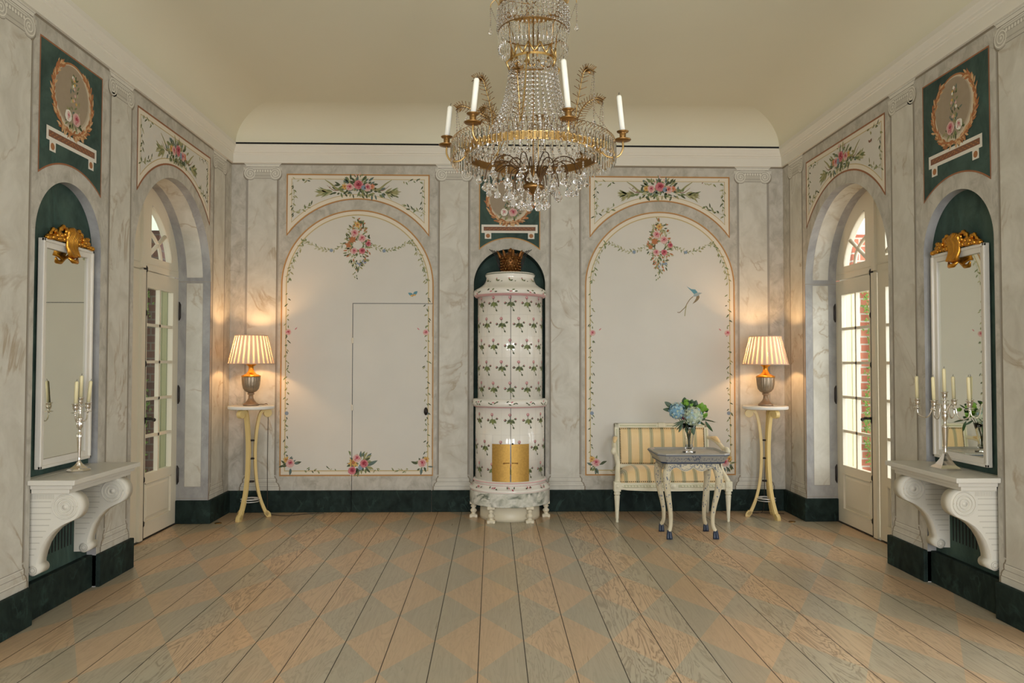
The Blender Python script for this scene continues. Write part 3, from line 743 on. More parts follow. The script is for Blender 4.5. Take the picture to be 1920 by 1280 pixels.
# floor, ceiling, cornice, baseboards
b = MB(); b.add([(-W-DD, YR, 0), (W+DD, YR, 0), (W+DD, .25, 0), (-W-DD, .25, 0)], [(0, 1, 2, 3)], 'floor_wood'); b.build('floor', kind='structure')
b = MB()
prof = [(.055+.42*(1-cos(a)), 3.628+.265*sin(a)) for a in [PI/2*i/20 for i in range(21)]]
def loop(o): return [(-W+o, -o), (W-o, -o), (W-o, YR+o), (-W+o, YR+o)]
for k in range(4):
    vs = []; fs = []
    for i, (o, z) in enumerate(prof):
        L = loop(o); a, c_ = L[k], L[(k+1) % 4]; vs += [(*a, z), (*c_, z)]
        if i: fs.append((2*i-2, 2*i-1, 2*i+1, 2*i))
    b.add(vs, fs, 'ceiling_paint', True)
L = loop(prof[-1][0]); b.add([(*p, prof[-1][1]) for p in L], [(0, 1, 2, 3)], 'ceiling_paint')
b.build('ceiling', kind='structure')
cp = [(0, HC), (.020, HC), (.021, 3.515), (.026, 3.522), (.026, 3.532), (.034, 3.538), (.037, 3.556), (.041, 3.562), (.046, 3.575), (.052, 3.590), (.055, 3.594), (.055, 3.610), (.03, 3.612)]
for k, nm in ((0, 'trim_back'), (1, 'trim_right'), (2, 'trim_front'), (3, 'trim_left')):
    b = MB(); vs = []; fs = []
    pr = cp if k == 0 else cp[:-1]+[(.055, 3.629)]
    for i, (o, z) in enumerate(pr):
        L = loop(o); a, c_ = L[k], L[(k+1) % 4]; vs += [(*a, z), (*c_, z)]
        if i: fs.append((2*i-2, 2*i-1, 2*i+1, 2*i))
    b.add(vs, fs, 'cornice_paint')
    if k == 0:
        b.box((-W+.03, -.0545, 3.6115), (W-.03, -.02, 3.6275), 'slot_dark')
    b.build(nm, kind='structure')
BT = .026
def skirt(name, segs):
    b = MB()
    for a, c_ in segs: b.box(a, c_, 'green_stone')
    return b.build(name, kind='structure', bevel=.006)
skirt('baseboard_back', [((-W, -BT, 0), (JX0-.002, 0, .211)), ((JX1+.002, -BT, 0), (-.355, 0, .211)), ((.355, -BT, 0), (W, 0, .211))])
for nm, s_ in (('baseboard_left', -1), ('baseboard_right', 1)):
    X = lambda a, b_: (min(s_*a, s_*b_), max(s_*a, s_*b_))
    segs = []
    def sg(x0, x1, y0, y1, z=.211):
        a, c_ = X(x0, x1); segs.append(((a, min(y0, y1), 0), (c_, max(y0, y1), z)))
    sg(W-BT, W+DD, 0, DC+DR-.018); sg(W-BT, W+DD, DC-DR+.018, NC+NR-.0); sg(W+.02, W+.07, NC+NR, NC-NR); sg(W-BT, W+.05, NC-NR, DC2+DR-.018); sg(W-BT, W+.05, DC2-DR+.018, YR)
    skirt(nm, segs)
# ------------------------------------------------------------------ garden doors
def garden_door(name, f3, DC):
    """f3(u, v, o): o is measured from the face of the wall towards the room"""
    FM = f3; root = None
    def bx(b, u0, u1, v0, v1, o0, o1, mat='door_paint'):
        vs = [FM(u, v, o) for o in (o0, o1) for (u, v) in ((u0, v0), (u1, v0), (u1, v1), (u0, v1))]
        b.add(vs, [(0, 1, 2, 3), (7, 6, 5, 4), (0, 4, 5, 1), (1, 5, 6, 2), (2, 6, 7, 3), (3, 7, 4, 0)], mat)
    o0, o1 = -DD-.045, -DD
    # fixed arched frame with transom and fanlight surround
    b = MB(); vt = 2.228
    M0 = DC+.015
    Rg = .60; us = .17
    av = lambda u, r: DS+math.sqrt(max(r*r-(u-DC)**2, 0))
    R0 = DR+.02
    def quad(u0, u1, va0, va1, vb0, vb1):
        for o in (o0, o1): b.add([FM(u0, va0, o), FM(u1, va1, o), FM(u1, vb1, o), FM(u0, vb0, o)], [(0, 1, 2, 3)], 'door_paint')
    us_ = [DC-R0*cos(PI*i/60) for i in range(61)]
    gl = [(M0+s_*us, DC+s_*Rg*.999) for s_ in (-1, 1)]
    cuts = sorted(set([round(x, 5) for x in us_]+[round(M0-us, 5), round(M0+us, 5), round(DC-Rg*.97, 5), round(DC+Rg*.97, 5)]))
    v2 = 2.345
    for a, c_ in zip(cuts[:-1], cuts[1:]):
        m = (a+c_)/2
        if us < abs(m-M0) and abs(m-DC) < Rg*.97:
            quad(a, c_, vt, vt, v2, v2)
            ga, gc = max(av(a, Rg), v2), max(av(c_, Rg), v2)
            quad(a, c_, ga, gc, av(a, R0), av(c_, R0))
            b.add([FM(a, ga, o1), FM(c_, gc, o1), FM(c_, gc, o0), FM(a, ga, o0)], [(0, 1, 2, 3)], 'door_paint')
            b.add([FM(a, v2, o1), FM(c_, v2, o1), FM(c_, v2, o0), FM(a, v2, o0)], [(0, 1, 2, 3)], 'door_paint')
        else: quad(a, c_, vt, vt, av(a, R0), av(c_, R0))
    for s_ in (-1, 1): bx(b, M0+s_*us, M0+s_*us+.0001, v2, av(M0+s_*us, Rg), o0, o1)
    bx(b, M0-.03, M0+.03, vt+.012, av(M0, R0)-.02, o1, o1+.022)                     # vertical rib
    bx(b, DC-.74, M0-.035, vt+.055, vt+.06, o1, o1+.006); bx(b, M0+.035, DC+.74, vt+.055, vt+.06, o1, o1+.006)
    for s_ in (-1, 1):
        A = arc(DC, DS, Rg+.008, 90-s_*4, 90-s_*76, 20)
        b.tube([FM(u, v, o1+.002) for u, v in A if v > v2 and abs(u-M0) > us], .008, 'door_paint', 6)
        p0 = (DC+s_*.475, av(DC+s_*.475, Rg)); p1 = (M0+s_*us, v2+.03)
        for w_ in (0,):
            b.tube([FM(*p0, o1-.012), FM(*p1, o1-.012)], .018, 'door_paint', 6)
        q = crom([(DC+s_*.40, v2), (DC+s_*.36, v2+.10), (DC+s_*.27, v2+.17), (M0+s_*us, v2+.21)], 6)
        b.tube([FM(*p, o1-.012) for p in q], .017, 'door_paint', 6)
    # threshold and side stops behind the leaves
    bx(b, DC-R0, DC+R0, 0, .006, o0-.05, o1+.01, 'iron')
    root = b.build(name, kind='structure')
    g = MB()
    for s_ in (-1, 1):
        cols = [M0+s_*us+(DC+s_*Rg*.97-M0-s_*us)*i/12 for i in range(13)]
        for a, c_ in zip(cols[:-1], cols[1:]): g.add([FM(a, v2, o0+.02), FM(c_, v2, o0+.02), FM(c_, max(v2, av(c_, Rg)), o0+.02), FM(a, max(v2, av(a, Rg)), o0+.02)], [(0, 1, 2, 3)], 'pane_glass')
    g.build('fanlight_pane', root)
    # two leaves
    for s_ in (1, -1):
        b = MB(); hu = DC+s_*(DR+.012); mu = M0+s_*.035          # hinge side, meeting side
        lo, hi = (mu, hu) if s_ > 0 else (hu, mu)
        st = .125; g0 = lo+(.075 if s_ > 0 else st); g1 = hi-(st if s_ > 0 else .13)
        zb, z0, z1, zt = .012, .535, 2.087, 2.222
        bx(b, lo, g0, zb, zt, o0, o1); bx(b, g1, hi, zb, zt, o0, o1)
        bx(b, g0, g1, z1, zt, o0, o1); bx(b, g0, g1, zb, .135, o0, o1); bx(b, g0, g1, .462, z0, o0, o1)
        bx(b, g0, g1, .135, .462, o0, o1-.014)
        # raised field of the lower panel
        fld = [(g0+.045, .18), (g1-.045, .18), (g1-.045, .417), (g0+.045, .417)]; oo = [(g0+.012, .147), (g1-.012, .147), (g1-.012, .45), (g0+.012, .45)]
        b.add([FM(*p, o1-.013) for p in oo]+[FM(*p, o1-.003) for p in fld], [(4, 5, 6, 7)]+[(i, (i+1) % 4, 4+(i+1) % 4, 4+i) for i in range(4)], 'door_paint')
        for (a, c_) in (((g0, .135), (g1, .143)), ((g0, .454), (g1, .462))): bx(b, a[0], c_[0], a[1], c_[1], o1-.014, o1+.004)
        for u in (g0, g1-.008): bx(b, u, u+.008, .135, .462, o1-.014, o1+.004)
        mid = (g0+g1)/2
        bx(b, mid-.013, mid+.013, z0, z1, o0+.006, o1-.004)
        for i in range(1, 5): z = z0+(z1-z0)*i/5; bx(b, g0, g1, z-.012, z+.012, o0+.006, o1-.004)
        if s_ < 0: bx(b, M0-.032, M0+.030, .012, zt, o1, o1+.024)
        lf = b.build('door_leaf', root, bevel=.0)
        g = MB(); g.add([FM(g0, z0, o0+.018), FM(g1, z0, o0+.018), FM(g1, z1, o0+.018), FM(g0, z1, o0+.018)], [(0, 1, 2, 3)], 'pane_glass'); g.build('glass_pane', lf)
        if s_ > 0:
            for z in (.44, 1.17, 1.93):
                h = MB(); u = hu-.012
                h.tube([FM(u, z-.085, o1+.008), FM(u, z-.06, o1+.014), FM(u, z+.06, o1+.014), FM(u, z+.085, o1+.008)], [.004, .011, .011, .004], 'iron', 8); h.build('hinge', lf)
            e = MB(); u = M0+.047
            e.tube([FM(u, .02, o1+.012), FM(u, 2.25, o1+.012)], .0095, 'iron', 8)
            for z in (.14, .50, .98, 1.45, 1.87, 2.23): e.tube([FM(u, z-.03, o1+.012), FM(u, z-.012, o1+.012), FM(u, z+.012, o1+.012), FM(u, z+.03, o1+.012)], [.009, .017, .017, .009], 'iron', 8)
            bx(e, u-.02, u+.02, .88, 1.10, o1, o1+.012, 'iron')
            bar = e.build('espagnolette_bar', root)
            e = MB(); e.tube([FM(u, 1.0, o1+.01), FM(u, 1.0, o1+.06)], .011, 'iron', 8)
            e.tube([FM(u-.01, 1.0, o1+.06), FM(u+.03, 1.0, o1+.062), FM(u+.075, .985, o1+.06)], [.010, .012, .014], 'iron', 8); e.ball(FM(u+.08, .985, o1+.06), .016, 'iron', 10, 6); e.build('door_handle', bar)
    return root
garden_door('door_1', fL, DC)
garden_door('door_2', fR, DC)
garden_door('added_door_4', fL, DC2)  # this door and the next are unseen, added to let daylight in
garden_door('added_door_5', fR, DC2)

# ------------------------------------------------------------------ outside the doors
for s_, nm in ((-1, 'left'), (1, 'right')):
    X = lambda x: s_*x
    def bxs(b, x0, x1, y0, y1, z0, z1, mat): b.box((min(X(x0), X(x1)), y0, z0), (max(X(x0), X(x1)), y1, z1), mat)
    b = MB(); bxs(b, 3.085, 3.245, -.50, -.455, .0, 2.22, 'ext_cream' if s_ > 0 else 'ext_cream_shaded')
    for i in range(3): bxs(b, 3.10+i*.05, 3.103+i*.05, -.506, -.50, .05, 2.18, 'ext_wall')
    tag(b.build('shutter', bevel=.003), '%s outer shutter standing open outside the %s garden door' % ('cream yellow' if s_ > 0 else 'shade-darkened cream', nm), 'shutter')
    b = MB(); bxs(b, 3.395, 3.60, -.12, .5, -.1, 2.74, 'brick' if s_ > 0 else 'brick_shaded')
    tag(b.build('brick_pillar'), '%s brick pillar seen through the %s garden door' % ('red' if s_ > 0 else 'shade-darkened red', nm), 'pillar')
    b = MB(); bxs(b, 3.72, 4.05, -.30, .2, -.1, 2.25, 'ext_cream')
    tag(b.build('garden_post', bevel=.01), 'cream painted post beyond the brick pillar outside the %s garden door' % nm, 'post')
    b = MB(); r2 = random.Random(3+s_)
    for i in range(700):
        z = r2.uniform(0, 2.25); x = 3.535+.03*sin(z*5)+r2.gauss(0, .028); y = -.14-r2.random()*.06; a = r2.uniform(0, 6.28); L = r2.uniform(.018, .04)
        b.add([(X(x), y, z), (X(x+L*.5*cos(a+.6)), y-.01, z+L*.5*sin(a+.6)), (X(x+L*cos(a)), y-.004, z+L*sin(a)), (X(x+L*.5*cos(a-.6)), y-.01, z+L*.5*sin(a-.6))], [(0, 1, 2, 3)], 'ivy')
    tag(b.build('climbing_ivy'), 'green ivy climbing the brick pillar outside the %s garden door' % nm, 'ivy')
b = MB()
for s_ in (-1, 1): b.add([(s_*3.04, YR, -.02), (s_*16, YR, -.02), (s_*16, 12, -.02), (s_*3.04, 12, -.02)], [(0, 1, 2, 3)], 'ext_ground')
b.build('ground', kind='structure')
b = MB(); b.box((-9.2, -5, -.1), (-9, 16, 7), 'ext_wall'); b.box((-9, -5.2, -.1), (-3.1, -5, 4.3), 'ext_wall'); b.build('trim_daylight_screen', kind='structure')  # added walls: a dim backdrop at left and an unseen screen against daylight

b = MB(); b.box((-9, -5, 4.3), (-3.1, 4, 4.4), 'ext_wall'); b.build('trim_sky_blocker', kind='structure')  # unseen slab added to block the sky above the left exterior

# ------------------------------------------------------------------ tiled stove
sv = thing('tiled_stove', 'tall round white tiled stove painted with pink rosebud sprigs, in the central green niche', 'stove', (0, -.245, 0))
def lathe_part(name, prof, mat, seg=64, parent=sv, **k):
    b = MB(); b.lathe(prof, (0, 0, 0), mat, seg, **k); return b, name
def sprig(Pt, u, v, s=1.0, r=.31):
    """rosebud sprig painted on a drum; u is arc length"""
    o = Pt.off
    L = lambda du, dv, l, w, a, m, e=0: Pt.leaf(u+du*s, v+dv*s, l*s, w*s, a, m, off=o+e)
    Pt.line([(u-.006*s, v+.04*s), (u-.002*s, v), (u+.022*s, v-.045*s)], .0035*s, 'leaf_dark', off=o)
    Pt.line([(u-.04*s, v+.008*s), (u-.004*s, v+.002*s), (u+.036*s, v+.022*s)], .003*s, 'leaf_dark', off=o)
    for du, dv, a, l, m in ((.002, .018, -2.3, .048, 'leaf_green'), (0, .018, -1.55, .046, 'sprig_green'), (0, .014, -.75, .044, 'leaf_green'), (-.002, .006, -2.9, .022, 'leaf_dark'), (.002, .0, -.3, .03, 'leaf_dark')): L(du, dv, l, .023, a, m, .0002)
    Pt.disc(u-.006*s, v+.050*s, .0125*s, 'bud_pink', 9, .12, off=o+.0004); Pt.disc(u-.008*s, v+.053*s, .006*s, 'pink_pale', 7, .1, off=o+.0006); L(-.012, .038, .018, .010, .3, 'leaf_dark', .0003)
    Pt.disc(u-.042*s, v+.008*s, .0105*s, 'leaf_dark', 8, .15, off=o+.0003); Pt.disc(u-.045*s, v+.011*s, .006*s, 'bud_pink', 7, .1, off=o+.0005)
    Pt.disc(u+.036*s, v+.020*s, .009*s, 'leaf_dark', 8, .15, off=o+.0003); Pt.disc(u+.039*s, v+.024*s, .005*s, 'bud_pink', 7, .1, off=o+.0005)
    L(.016, -.040, .020, .013, -1.0, 'leaf_dark', .0003)
def drum(name, r, z0, z1, joints, rows, phase0):
    b = MB(); b.lathe([(r, z0), (r, z1)], (0, 0, 0), 'tile_white', 96)
    f3 = lambda u, v, o: ((r+o)*sin(u/r), -(r+o)*cos(u/r), v)
    Q = Paint(b, f3); Q.off = .0008
    for z in joints:
        n = 60
        for i in range(n): a0 = 2*PI*r*i/n; a1 = 2*PI*r*(i+1)/n; Q.rect(a0, z-.0009, a1, z+.0009, 'tile_joint')
    hs = [z0]+list(joints)+[z1]
    for k in range(len(hs)-1):
        for i in range(12):
            a = 2*PI*r*(i+.5*((k+phase0+1) % 2))/12+r*PI/12*0
            Q.rect(a-.0008, hs[k], a+.0008, hs[k+1], 'tile_joint')
    Q.off = .0014
    for k, z in enumerate(rows):
        for i in range(12):
            a = 2*PI*r*(i+.5*((k+phase0) % 2))/12
            if a > PI*r: a -= 2*PI*r
            if abs(a) < 2.2*r: sprig(Q, a, z, 1.22, r)
    Q.off = .0026
    Q.rect(-.0022, z0, .0022, z1, 'seam_dark')
    return b.build(name, sv)
drum('upper_drum', .309, 1.115, 2.12, [1.91, 1.71, 1.51, 1.31], [2.005, 1.81, 1.61, 1.41, 1.215], 0)
drum('lower_drum', .329, .36, 1.06, [.80, .565], [.925, .675, .47], 0)
b = MB(); b.lathe([(.309, 1.055), (.335, 1.052), (.352, 1.062), (.362, 1.085), (.360, 1.105), (.345, 1.122), (.309, 1.128)], (0, 0, 0), 'tile_white', 96, cap=False); b.lathe([(.331, 1.048), (.345, 1.050), (.350, 1.058)], (0, 0, 0), 'tile_pink', 96, cap=False)
Q = Paint(b, lambda u, v, o: ((.3625+o)*sin(u/.36), -(.3625+o)*cos(u/.36), v)); Q.off = .001
for i in range(-5, 6):
    for k in range(5): Q.leaf(i*.18+k*.02-.04, 1.09+.006*(-1)**k, .03, .012, rnd.uniform(-.7, .7), 'leaf_dark' if k != 2 else 'pink_mid')
b.build('middle_moulding', sv)
b = MB(); b.lathe([(.309, 2.085), (.33, 2.09), (.347, 2.108), (.350, 2.13), (.340, 2.152), (.315, 2.168), (.29, 2.185), (.262, 2.205), (.245, 2.225), (.233, 2.25), (.228, 2.275), (.236, 2.285), (.240, 2.30), (.232, 2.315), (.10, 2.318), (0, 2.318)], (0, 0, 0), 'tile_white', 96)
b.lathe([(.312, 2.083), (.332, 2.087), (.346, 2.103)], (0, -.001, 0), 'tile_pink', 96, cap=False)
Q = Paint(b, lambda u, v, o: ((.352+o)*sin(u/.35), -(.352+o)*cos(u/.35), v)); Q.off = .001
for i in range(-4, 5):
    for k in range(4): Q.leaf(i*.19+k*.025-.04, 2.125+.007*(-1)**k, .03, .013, rnd.uniform(-.7, .7), ('leaf_dark', 'pink_mid', 'leaf_green', 'leaf_dark')[k])
Q = Paint(b, lambda u, v, o: ((.256+o-(v-2.22)*.45)*sin(u/.25), -(.256+o-(v-2.22)*.45)*cos(u/.25), v)); Q.off = .003
for i in range(-4, 5):
    Q.leaf(i*.125, 2.225, .035, .016, 2.2, 'leaf_green'); Q.leaf(i*.125, 2.225, .025, .013, .6, 'leaf_dark'); Q.leaf(i*.125-.012, 2.245, .016, .012, 1.8, 'pink_mid'); Q.leaf(i*.125+.035, 2.222, .016, .009, .4, 'leaf_dark')
Q = Paint(b, lambda u, v, o: ((.242+o)*sin(u/.24), -(.242+o)*cos(u/.24), v)); Q.off = .0008
for i in range(-24, 25): Q.rect(i*.015-.005, 2.296, i*.015+.005, 2.305, 'leaf_dark')
b.build('crown', sv)
b = MB(); b.lathe([(.329, .376), (.342, .374), (.349, .364), (.347, .352), (.338, .347), (.340, .338), (.352, .322), (.372, .306), (.384, .300), (.386, .288), (.380, .272)], (0, 0, 0), 'tile_white', 96, cap=False); b.lathe([(.3835, .288), (.384, .280)], (0, 0, 0), 'tile_pink', 96, cap=False); b.lathe([(.3475, .368), (.3515, .360)], (0, 0, 0), 'tile_pink', 96, cap=False)
Q = Paint(b, lambda u, v, o: ((.372+o-(v-.315))*sin(u/.37), -(.372+o-(v-.315))*cos(u/.37), v)); Q.off = .002
for i in range(-5, 6):
    for k in range(4): Q.leaf(i*.17+k*.02-.03, .315, .022, .012, rnd.uniform(-.8, 2.6), ('leaf_dark', 'pink_mid', 'rose_red', 'leaf_dark')[k])
for i in range(-30, 31): Q.rect(i*.016-.004, .338, i*.016+.004, .342, 'rose_red')
b.build('base_moulding', sv)
b = MB(); b.lathe([(.376, .272), (.381, .27)], (0, 0, 0), 'stove_marble', 128, cap=False); b.lathe([(.381, .27), (.381, .152)], (0, 0, 0), 'stove_marble', 128, cap=False); b.lathe([(.381, .152), (.378, .148), (0, .148)], (0, 0, 0), 'stove_marble', 128, smooth=False); b.build('marble_ring', sv)
b = MB(); b.lathe([(0, 0), (.285, 0), (.285, .03), (.28, .146), (0, .146)], (0, 0, 0), 'plinth_cream', 64); b.build('plinth', sv)
lp = [(.032, 0), (.032, .02), (.020, .028), (.014, .04), (.022, .05), (.027, .062), (.020, .075), (.012, .085), (.022, .10), (.022, .106), (.014, .112), (.026, .125), (.030, .128), (.030, .15)]
for a in (-121, -59, -178, -2, 62, 118):
    b = MB(); b.lathe([(q*1.22, z) for q, z in lp], (.345*cos(math.radians(a)), .345*sin(math.radians(a)), 0), 'plinth_cream', 20); lx, ly = .345*cos(math.radians(a)), .345*sin(math.radians(a)); b.box((lx-.036, ly-.036, 0), (lx+.036, ly+.036, .026), 'plinth_cream'); b.box((lx-.034, ly-.034, .126), (lx+.034, ly+.034, .149), 'plinth_cream'); b.build('leg', sv)
for s_ in (-1, 1):
    b = MB(); n = 10; t0, t1 = s_*.006, s_*.178; r = .3345
    vs = []; 
    for i in range(n+1):
        t = (t0+(t1-t0)*i/n)/r
        for rr in (r-.01, r): 
            for z in (.372, .718): vs.append((rr*sin(t), -rr*cos(t), z))
    fs = []
    for i in range(n): k = 4*i; fs += [(k+2, k+6, k+7, k+3), (k+3, k+7, k+5, k+1), (k, k+4, k+6, k+2), (k+4, k, k+1, k+5)]
    fs += [(0, 2, 3, 1), (4*n, 4*n+1, 4*n+3, 4*n+2)]
    b.add(vs, fs, 'brass_plate'); d = b.build('firebox_door', sv)
    b = MB(); b.tube([(s_*.012, -.341, .548), (s_*.03, -.346, .548), (s_*.062, -.334, .546)], .0035, 'brass_dark', 6); b.ball((s_*.062, -.336, .546), .007, 'brass_dark', 8, 6); b.build('handle', d)
b = MB(); b.ball((.018, -.338, .722), (.009, .006, .008), 'iron', 8, 6); b.build('latch', sv)

# gilded coronet on top of the stove
t = thing('gilded_coronet', 'dark gilded carved coronet standing on top of the tiled stove', 'ornament', (.003, -.245, 2.318))
b = MB(); b.lathe([(.075, 0), (.098, .004), (.098, .02), (.085, .03), (.088, .10), (.098, .155), (.085, .17), (.05, .195), (.02, .21), (0, .212)], (0, 0, 0), 'gilt_dark', 32)
for k in range(5):
    for i in range(18):
        a = 2*PI*(i+.5*(k % 2))/18; b.ball((.094*cos(a), .094*sin(a), .04+k*.026), (.011, .011, .011), 'gilt_dark' if (i+k) % 3 else 'brass_dark', 6, 4)
for i in range(20): a = 2*PI*i/20; b.ball((.099*cos(a), .099*sin(a), .012), .006, 'brass', 6, 4)
b.build('body', t)
for i in range(8):
    a = 2*PI*i/8+.2; b = MB(); c_, s_ = cos(a), sin(a)
    b.tube([(.09*c_, .09*s_, .13), (.105*c_, .105*s_, .17), (.12*c_, .12*s_, .20), (.135*c_, .135*s_, .22)], [.014, .017, .012, .003], 'gilt_dark', 6, flat=.5); b.build('leaf', t)
b = MB(); b.tube([(0, 0, .20), (0, 0, .225), (.004, 0, .25)], [.02, .026, .006], 'gilt_dark', 8); b.build('finial', t)
for s_ in (-1, 1):
    b = MB()
    for k in range(3): b.tube(crom([(s_*.096, 0, .02), (s_*(.108+k*.008), -.01*k, .10), (s_*(.125+k*.016), 0, .19), (s_*(.16+k*.022), .01, .225+k*.006)], 5), .0035, 'iron', 5)
    b.build('wire_spray', t)

# ------------------------------------------------------------------ console shelves with corbels
def console(s_, nm):
    S = lambda d, y, z: (s_*(W-d), y, z)      # d: distance from the wall face into the room
    t = thing('wall_console', 'pale stone wall console on two scrolled corbels below the %s mirror' % nm, 'console', (s_*W, -2.868, 0))
    ox, oy = s_*W, -2.868
    def B_(b, d0, d1, y0, y1, z0, z1, mat): 
        x0, x1 = sorted((-s_*d0, -s_*d1)); b.box((x0, y0-oy, z0), (x1, y1-oy, z1), mat)
    b = MB(); B_(b, .003, .262, -3.27, -2.465, .777, .806, 'console_stone'); B_(b, -.058, .004, -3.230, -2.510, .777, .806, 'console_stone'); b.build('shelf_top', t, bevel=.004)
    b = MB(); B_(b, .004, .235, -3.245, -2.49, .752, .777, 'console_stone'); B_(b, .004, .215, -3.235, -2.50, .727, .752, 'console_stone'); b.build('moulding', t, bevel=.004)
    pr = [(-.058, .727), (.20, .727)]+[(.185+.075*cos(a), .645+.082*sin(a)) for a in [math.radians(80-10*i) for i in range(15)]]+\
         [(.158, .545), (.115, .516), (.080, .478), (.052, .432), (.034, .382), (.024, .340), (.024, .325)]+[(.005+.028*cos(a), .295+.028*sin(a)) for a in [math.radians(40-22*i) for i in range(8)]]+[(-.058, .268)]
    for y0, y1 in ((-3.205, -3.105), (-2.665, -2.565)):
        b = MB(); f = lambda u, v, tt: (-s_*u, tt-oy, v)
        b.prism(pr, f, y0, y1, 'corbel_stone', True)
        # spiral relief on the near face, grooves, foot roll
        yy = y0-.003
        for k, (rr) in enumerate((.066, .046, .028)):
            A = [(-s_*(.178+rr*cos(a)), yy-oy, .648+rr*sin(a)) for a in [2*PI*i/28 for i in range(29)]]; b.tube(A, .0045, 'corbel_stone', 6)
        b.tube([(-s_*.178, yy-.001-oy, .648), (-s_*.178, y0+.01-oy, .648)], [.016, .016], 'corbel_stone', 14)
        for k in range(10):
            z = .675-.033*k
            dmax = .10 if z > .56 else max(.012, .10-(.56-z)*.52)
            b.box((min(s_*.05, -s_*dmax), y0-.0012-oy, z), (max(s_*.05, -s_*dmax), y0-oy, z+.005), 'corbel_line')
        for k in range(20): u = -.04+k*.008; b.box((min(-s_*u, -s_*(u+.0025)), y0-.0012-oy, .692), (max(-s_*u, -s_*(u+.0025)), y0-oy, .718), 'corbel_line')
        b.tube([(-s_*.008, y0-.006-oy, .295), (-s_*.008, y1+.006-oy, .295)], .031, 'corbel_stone', 20)
        for rr in (.022, .012): b.tube([(-s_*(.008+rr*cos(a)), y0-.007-oy, .295+rr*sin(a)) for a in [2*PI*i/18 for i in range(19)]], .0022, 'corbel_line', 5)
        b.build('corbel', t)
console(-1, 'left'); console(1, 'right')

# mirrors
def wall_mirror(s_, nm):
    yc = -2.838; t = thing('wall_mirror', 'tall white framed mirror with gilt crest in the green niche above the %s console' % nm, 'mirror', (s_*2.80, yc, 1.5))
    hw, zb, zt, fw = .28, .845-1.5, 2.185-1.5, .052; x0 = 0; x1 = -s_*.032
    def B_(b, d0, d1, y0, y1, z0, z1, mat): xx = sorted((-s_*d0, -s_*d1)); b.box((xx[0], y0, z0), (xx[1], y1, z1), mat)
    b = MB()
    for (y0, y1, z0, z1) in ((-hw, -hw+fw, zb, zt), (hw-fw, hw, zb, zt), (-hw+fw, hw-fw, zb, zb+fw), (-hw+fw, hw-fw, zt-fw, zt)): B_(b, 0, .024, y0, y1, z0, z1, 'mirror_frame')
    for (y0, y1, z0, z1) in ((-hw, -hw+.018, zb, zt), (hw-.018, hw, zb, zt), (-hw, hw, zb, zb+.018), (-hw, hw, zt-.018, zt)): B_(b, .02, .036, y0, y1, z0, z1, 'mirror_frame')
    b.build('frame', t, bevel=.003)
    b = MB(); x = -s_*.012; b.add([(x, -hw+fw, zb+fw), (x, hw-fw, zb+fw), (x, hw-fw, zt-fw), (x, -hw+fw, zt-fw)], [(0, 1, 2, 3)], 'mirror_glass'); b.build('mirror_pane', t)
    b = MB(); D = lambda d, y, z: (-s_*d, y, zt+z); r3 = random.Random(5)
    # central curled leaf
    for k in range(7):
        y = (k-3)*.014; h = .098-.004*abs(k-3)**1.5
        b.tube([D(.03, y*.55, -.095+.006*abs(k-3)), D(.06, y*1.0, -.065), D(.042, y*1.15, -.02), D(.04, y*1.25, .03), D(.055, y*1.2, .068), D(.045, y*1.25, h-.005), D(.02, y*1.25, h)], [.010, .016, .012, .013, .015, .016, .010], 'gilt', 7)
    b.tube([D(.05, -.05, -.085), D(.062, -.02, -.105), D(.062, .02, -.105), D(.05, .05, -.08)], [.006, .014, .014, .006], 'gilt', 7)
    for q in (-1, 1):
        b.tube(crom([D(.03, q*.05, .085), D(.035, q*.09, .095), D(.035, q*.125, .065), D(.035, q*.13, .025), D(.03, q*.10, .015)], 5), [.013+.004*sin(i*1.7) for i in range(21)], 'gilt', 8)
        b.tube(crom([D(.03, q*.12, .012), D(.035, q*.16, .045), D(.035, q*.19, .065), D(.03, q*.22, .03), D(.03, q*.26, .008)], 5), [.016-.0004*i+.004*sin(i*1.9) for i in range(21)], 'gilt', 8)
        for k in range(26):
            y = q*(.05+.0076*k); b.ball(D(.028+r3.uniform(0, .02), y, .012+r3.uniform(0, .070-.0032*k)), (.014, .018, .015), 'gilt', 7, 5)
    b.build('gilt_crest', t)
wall_mirror(-1, 'left'); wall_mirror(1, 'right')

# candelabra and their candles
def candle(name, r, h, mat, label, loc, group, tilt=(0, 0), cat='candle'):
    t = thing(name, label, cat, loc, 0, group); t.rotation_euler = (tilt[0], tilt[1], 0)
    b = MB(); b.lathe([(0, 0), (r, 0), (r, h-.008), (r*.75, h-.002), (0, h)], (0, 0, 0), mat, 16); b.build('wax', t)
    b = MB(); b.tube([(0, 0, h-.002), (.001, 0, h+.006), (.003, 0, h+.012)], .0012, 'wick', 5); b.build('wick', t)
    return t
cup = [(0, -.038), (.005, -.036), (.005, -.028), (.024, -.026), (.025, -.023), (.006, -.020), (.007, -.012), (.014, -.004), (.017, .010), (.015, .024), (.022, .027), (.023, .030), (.013, .031), (.012, .010), (0, .008)]
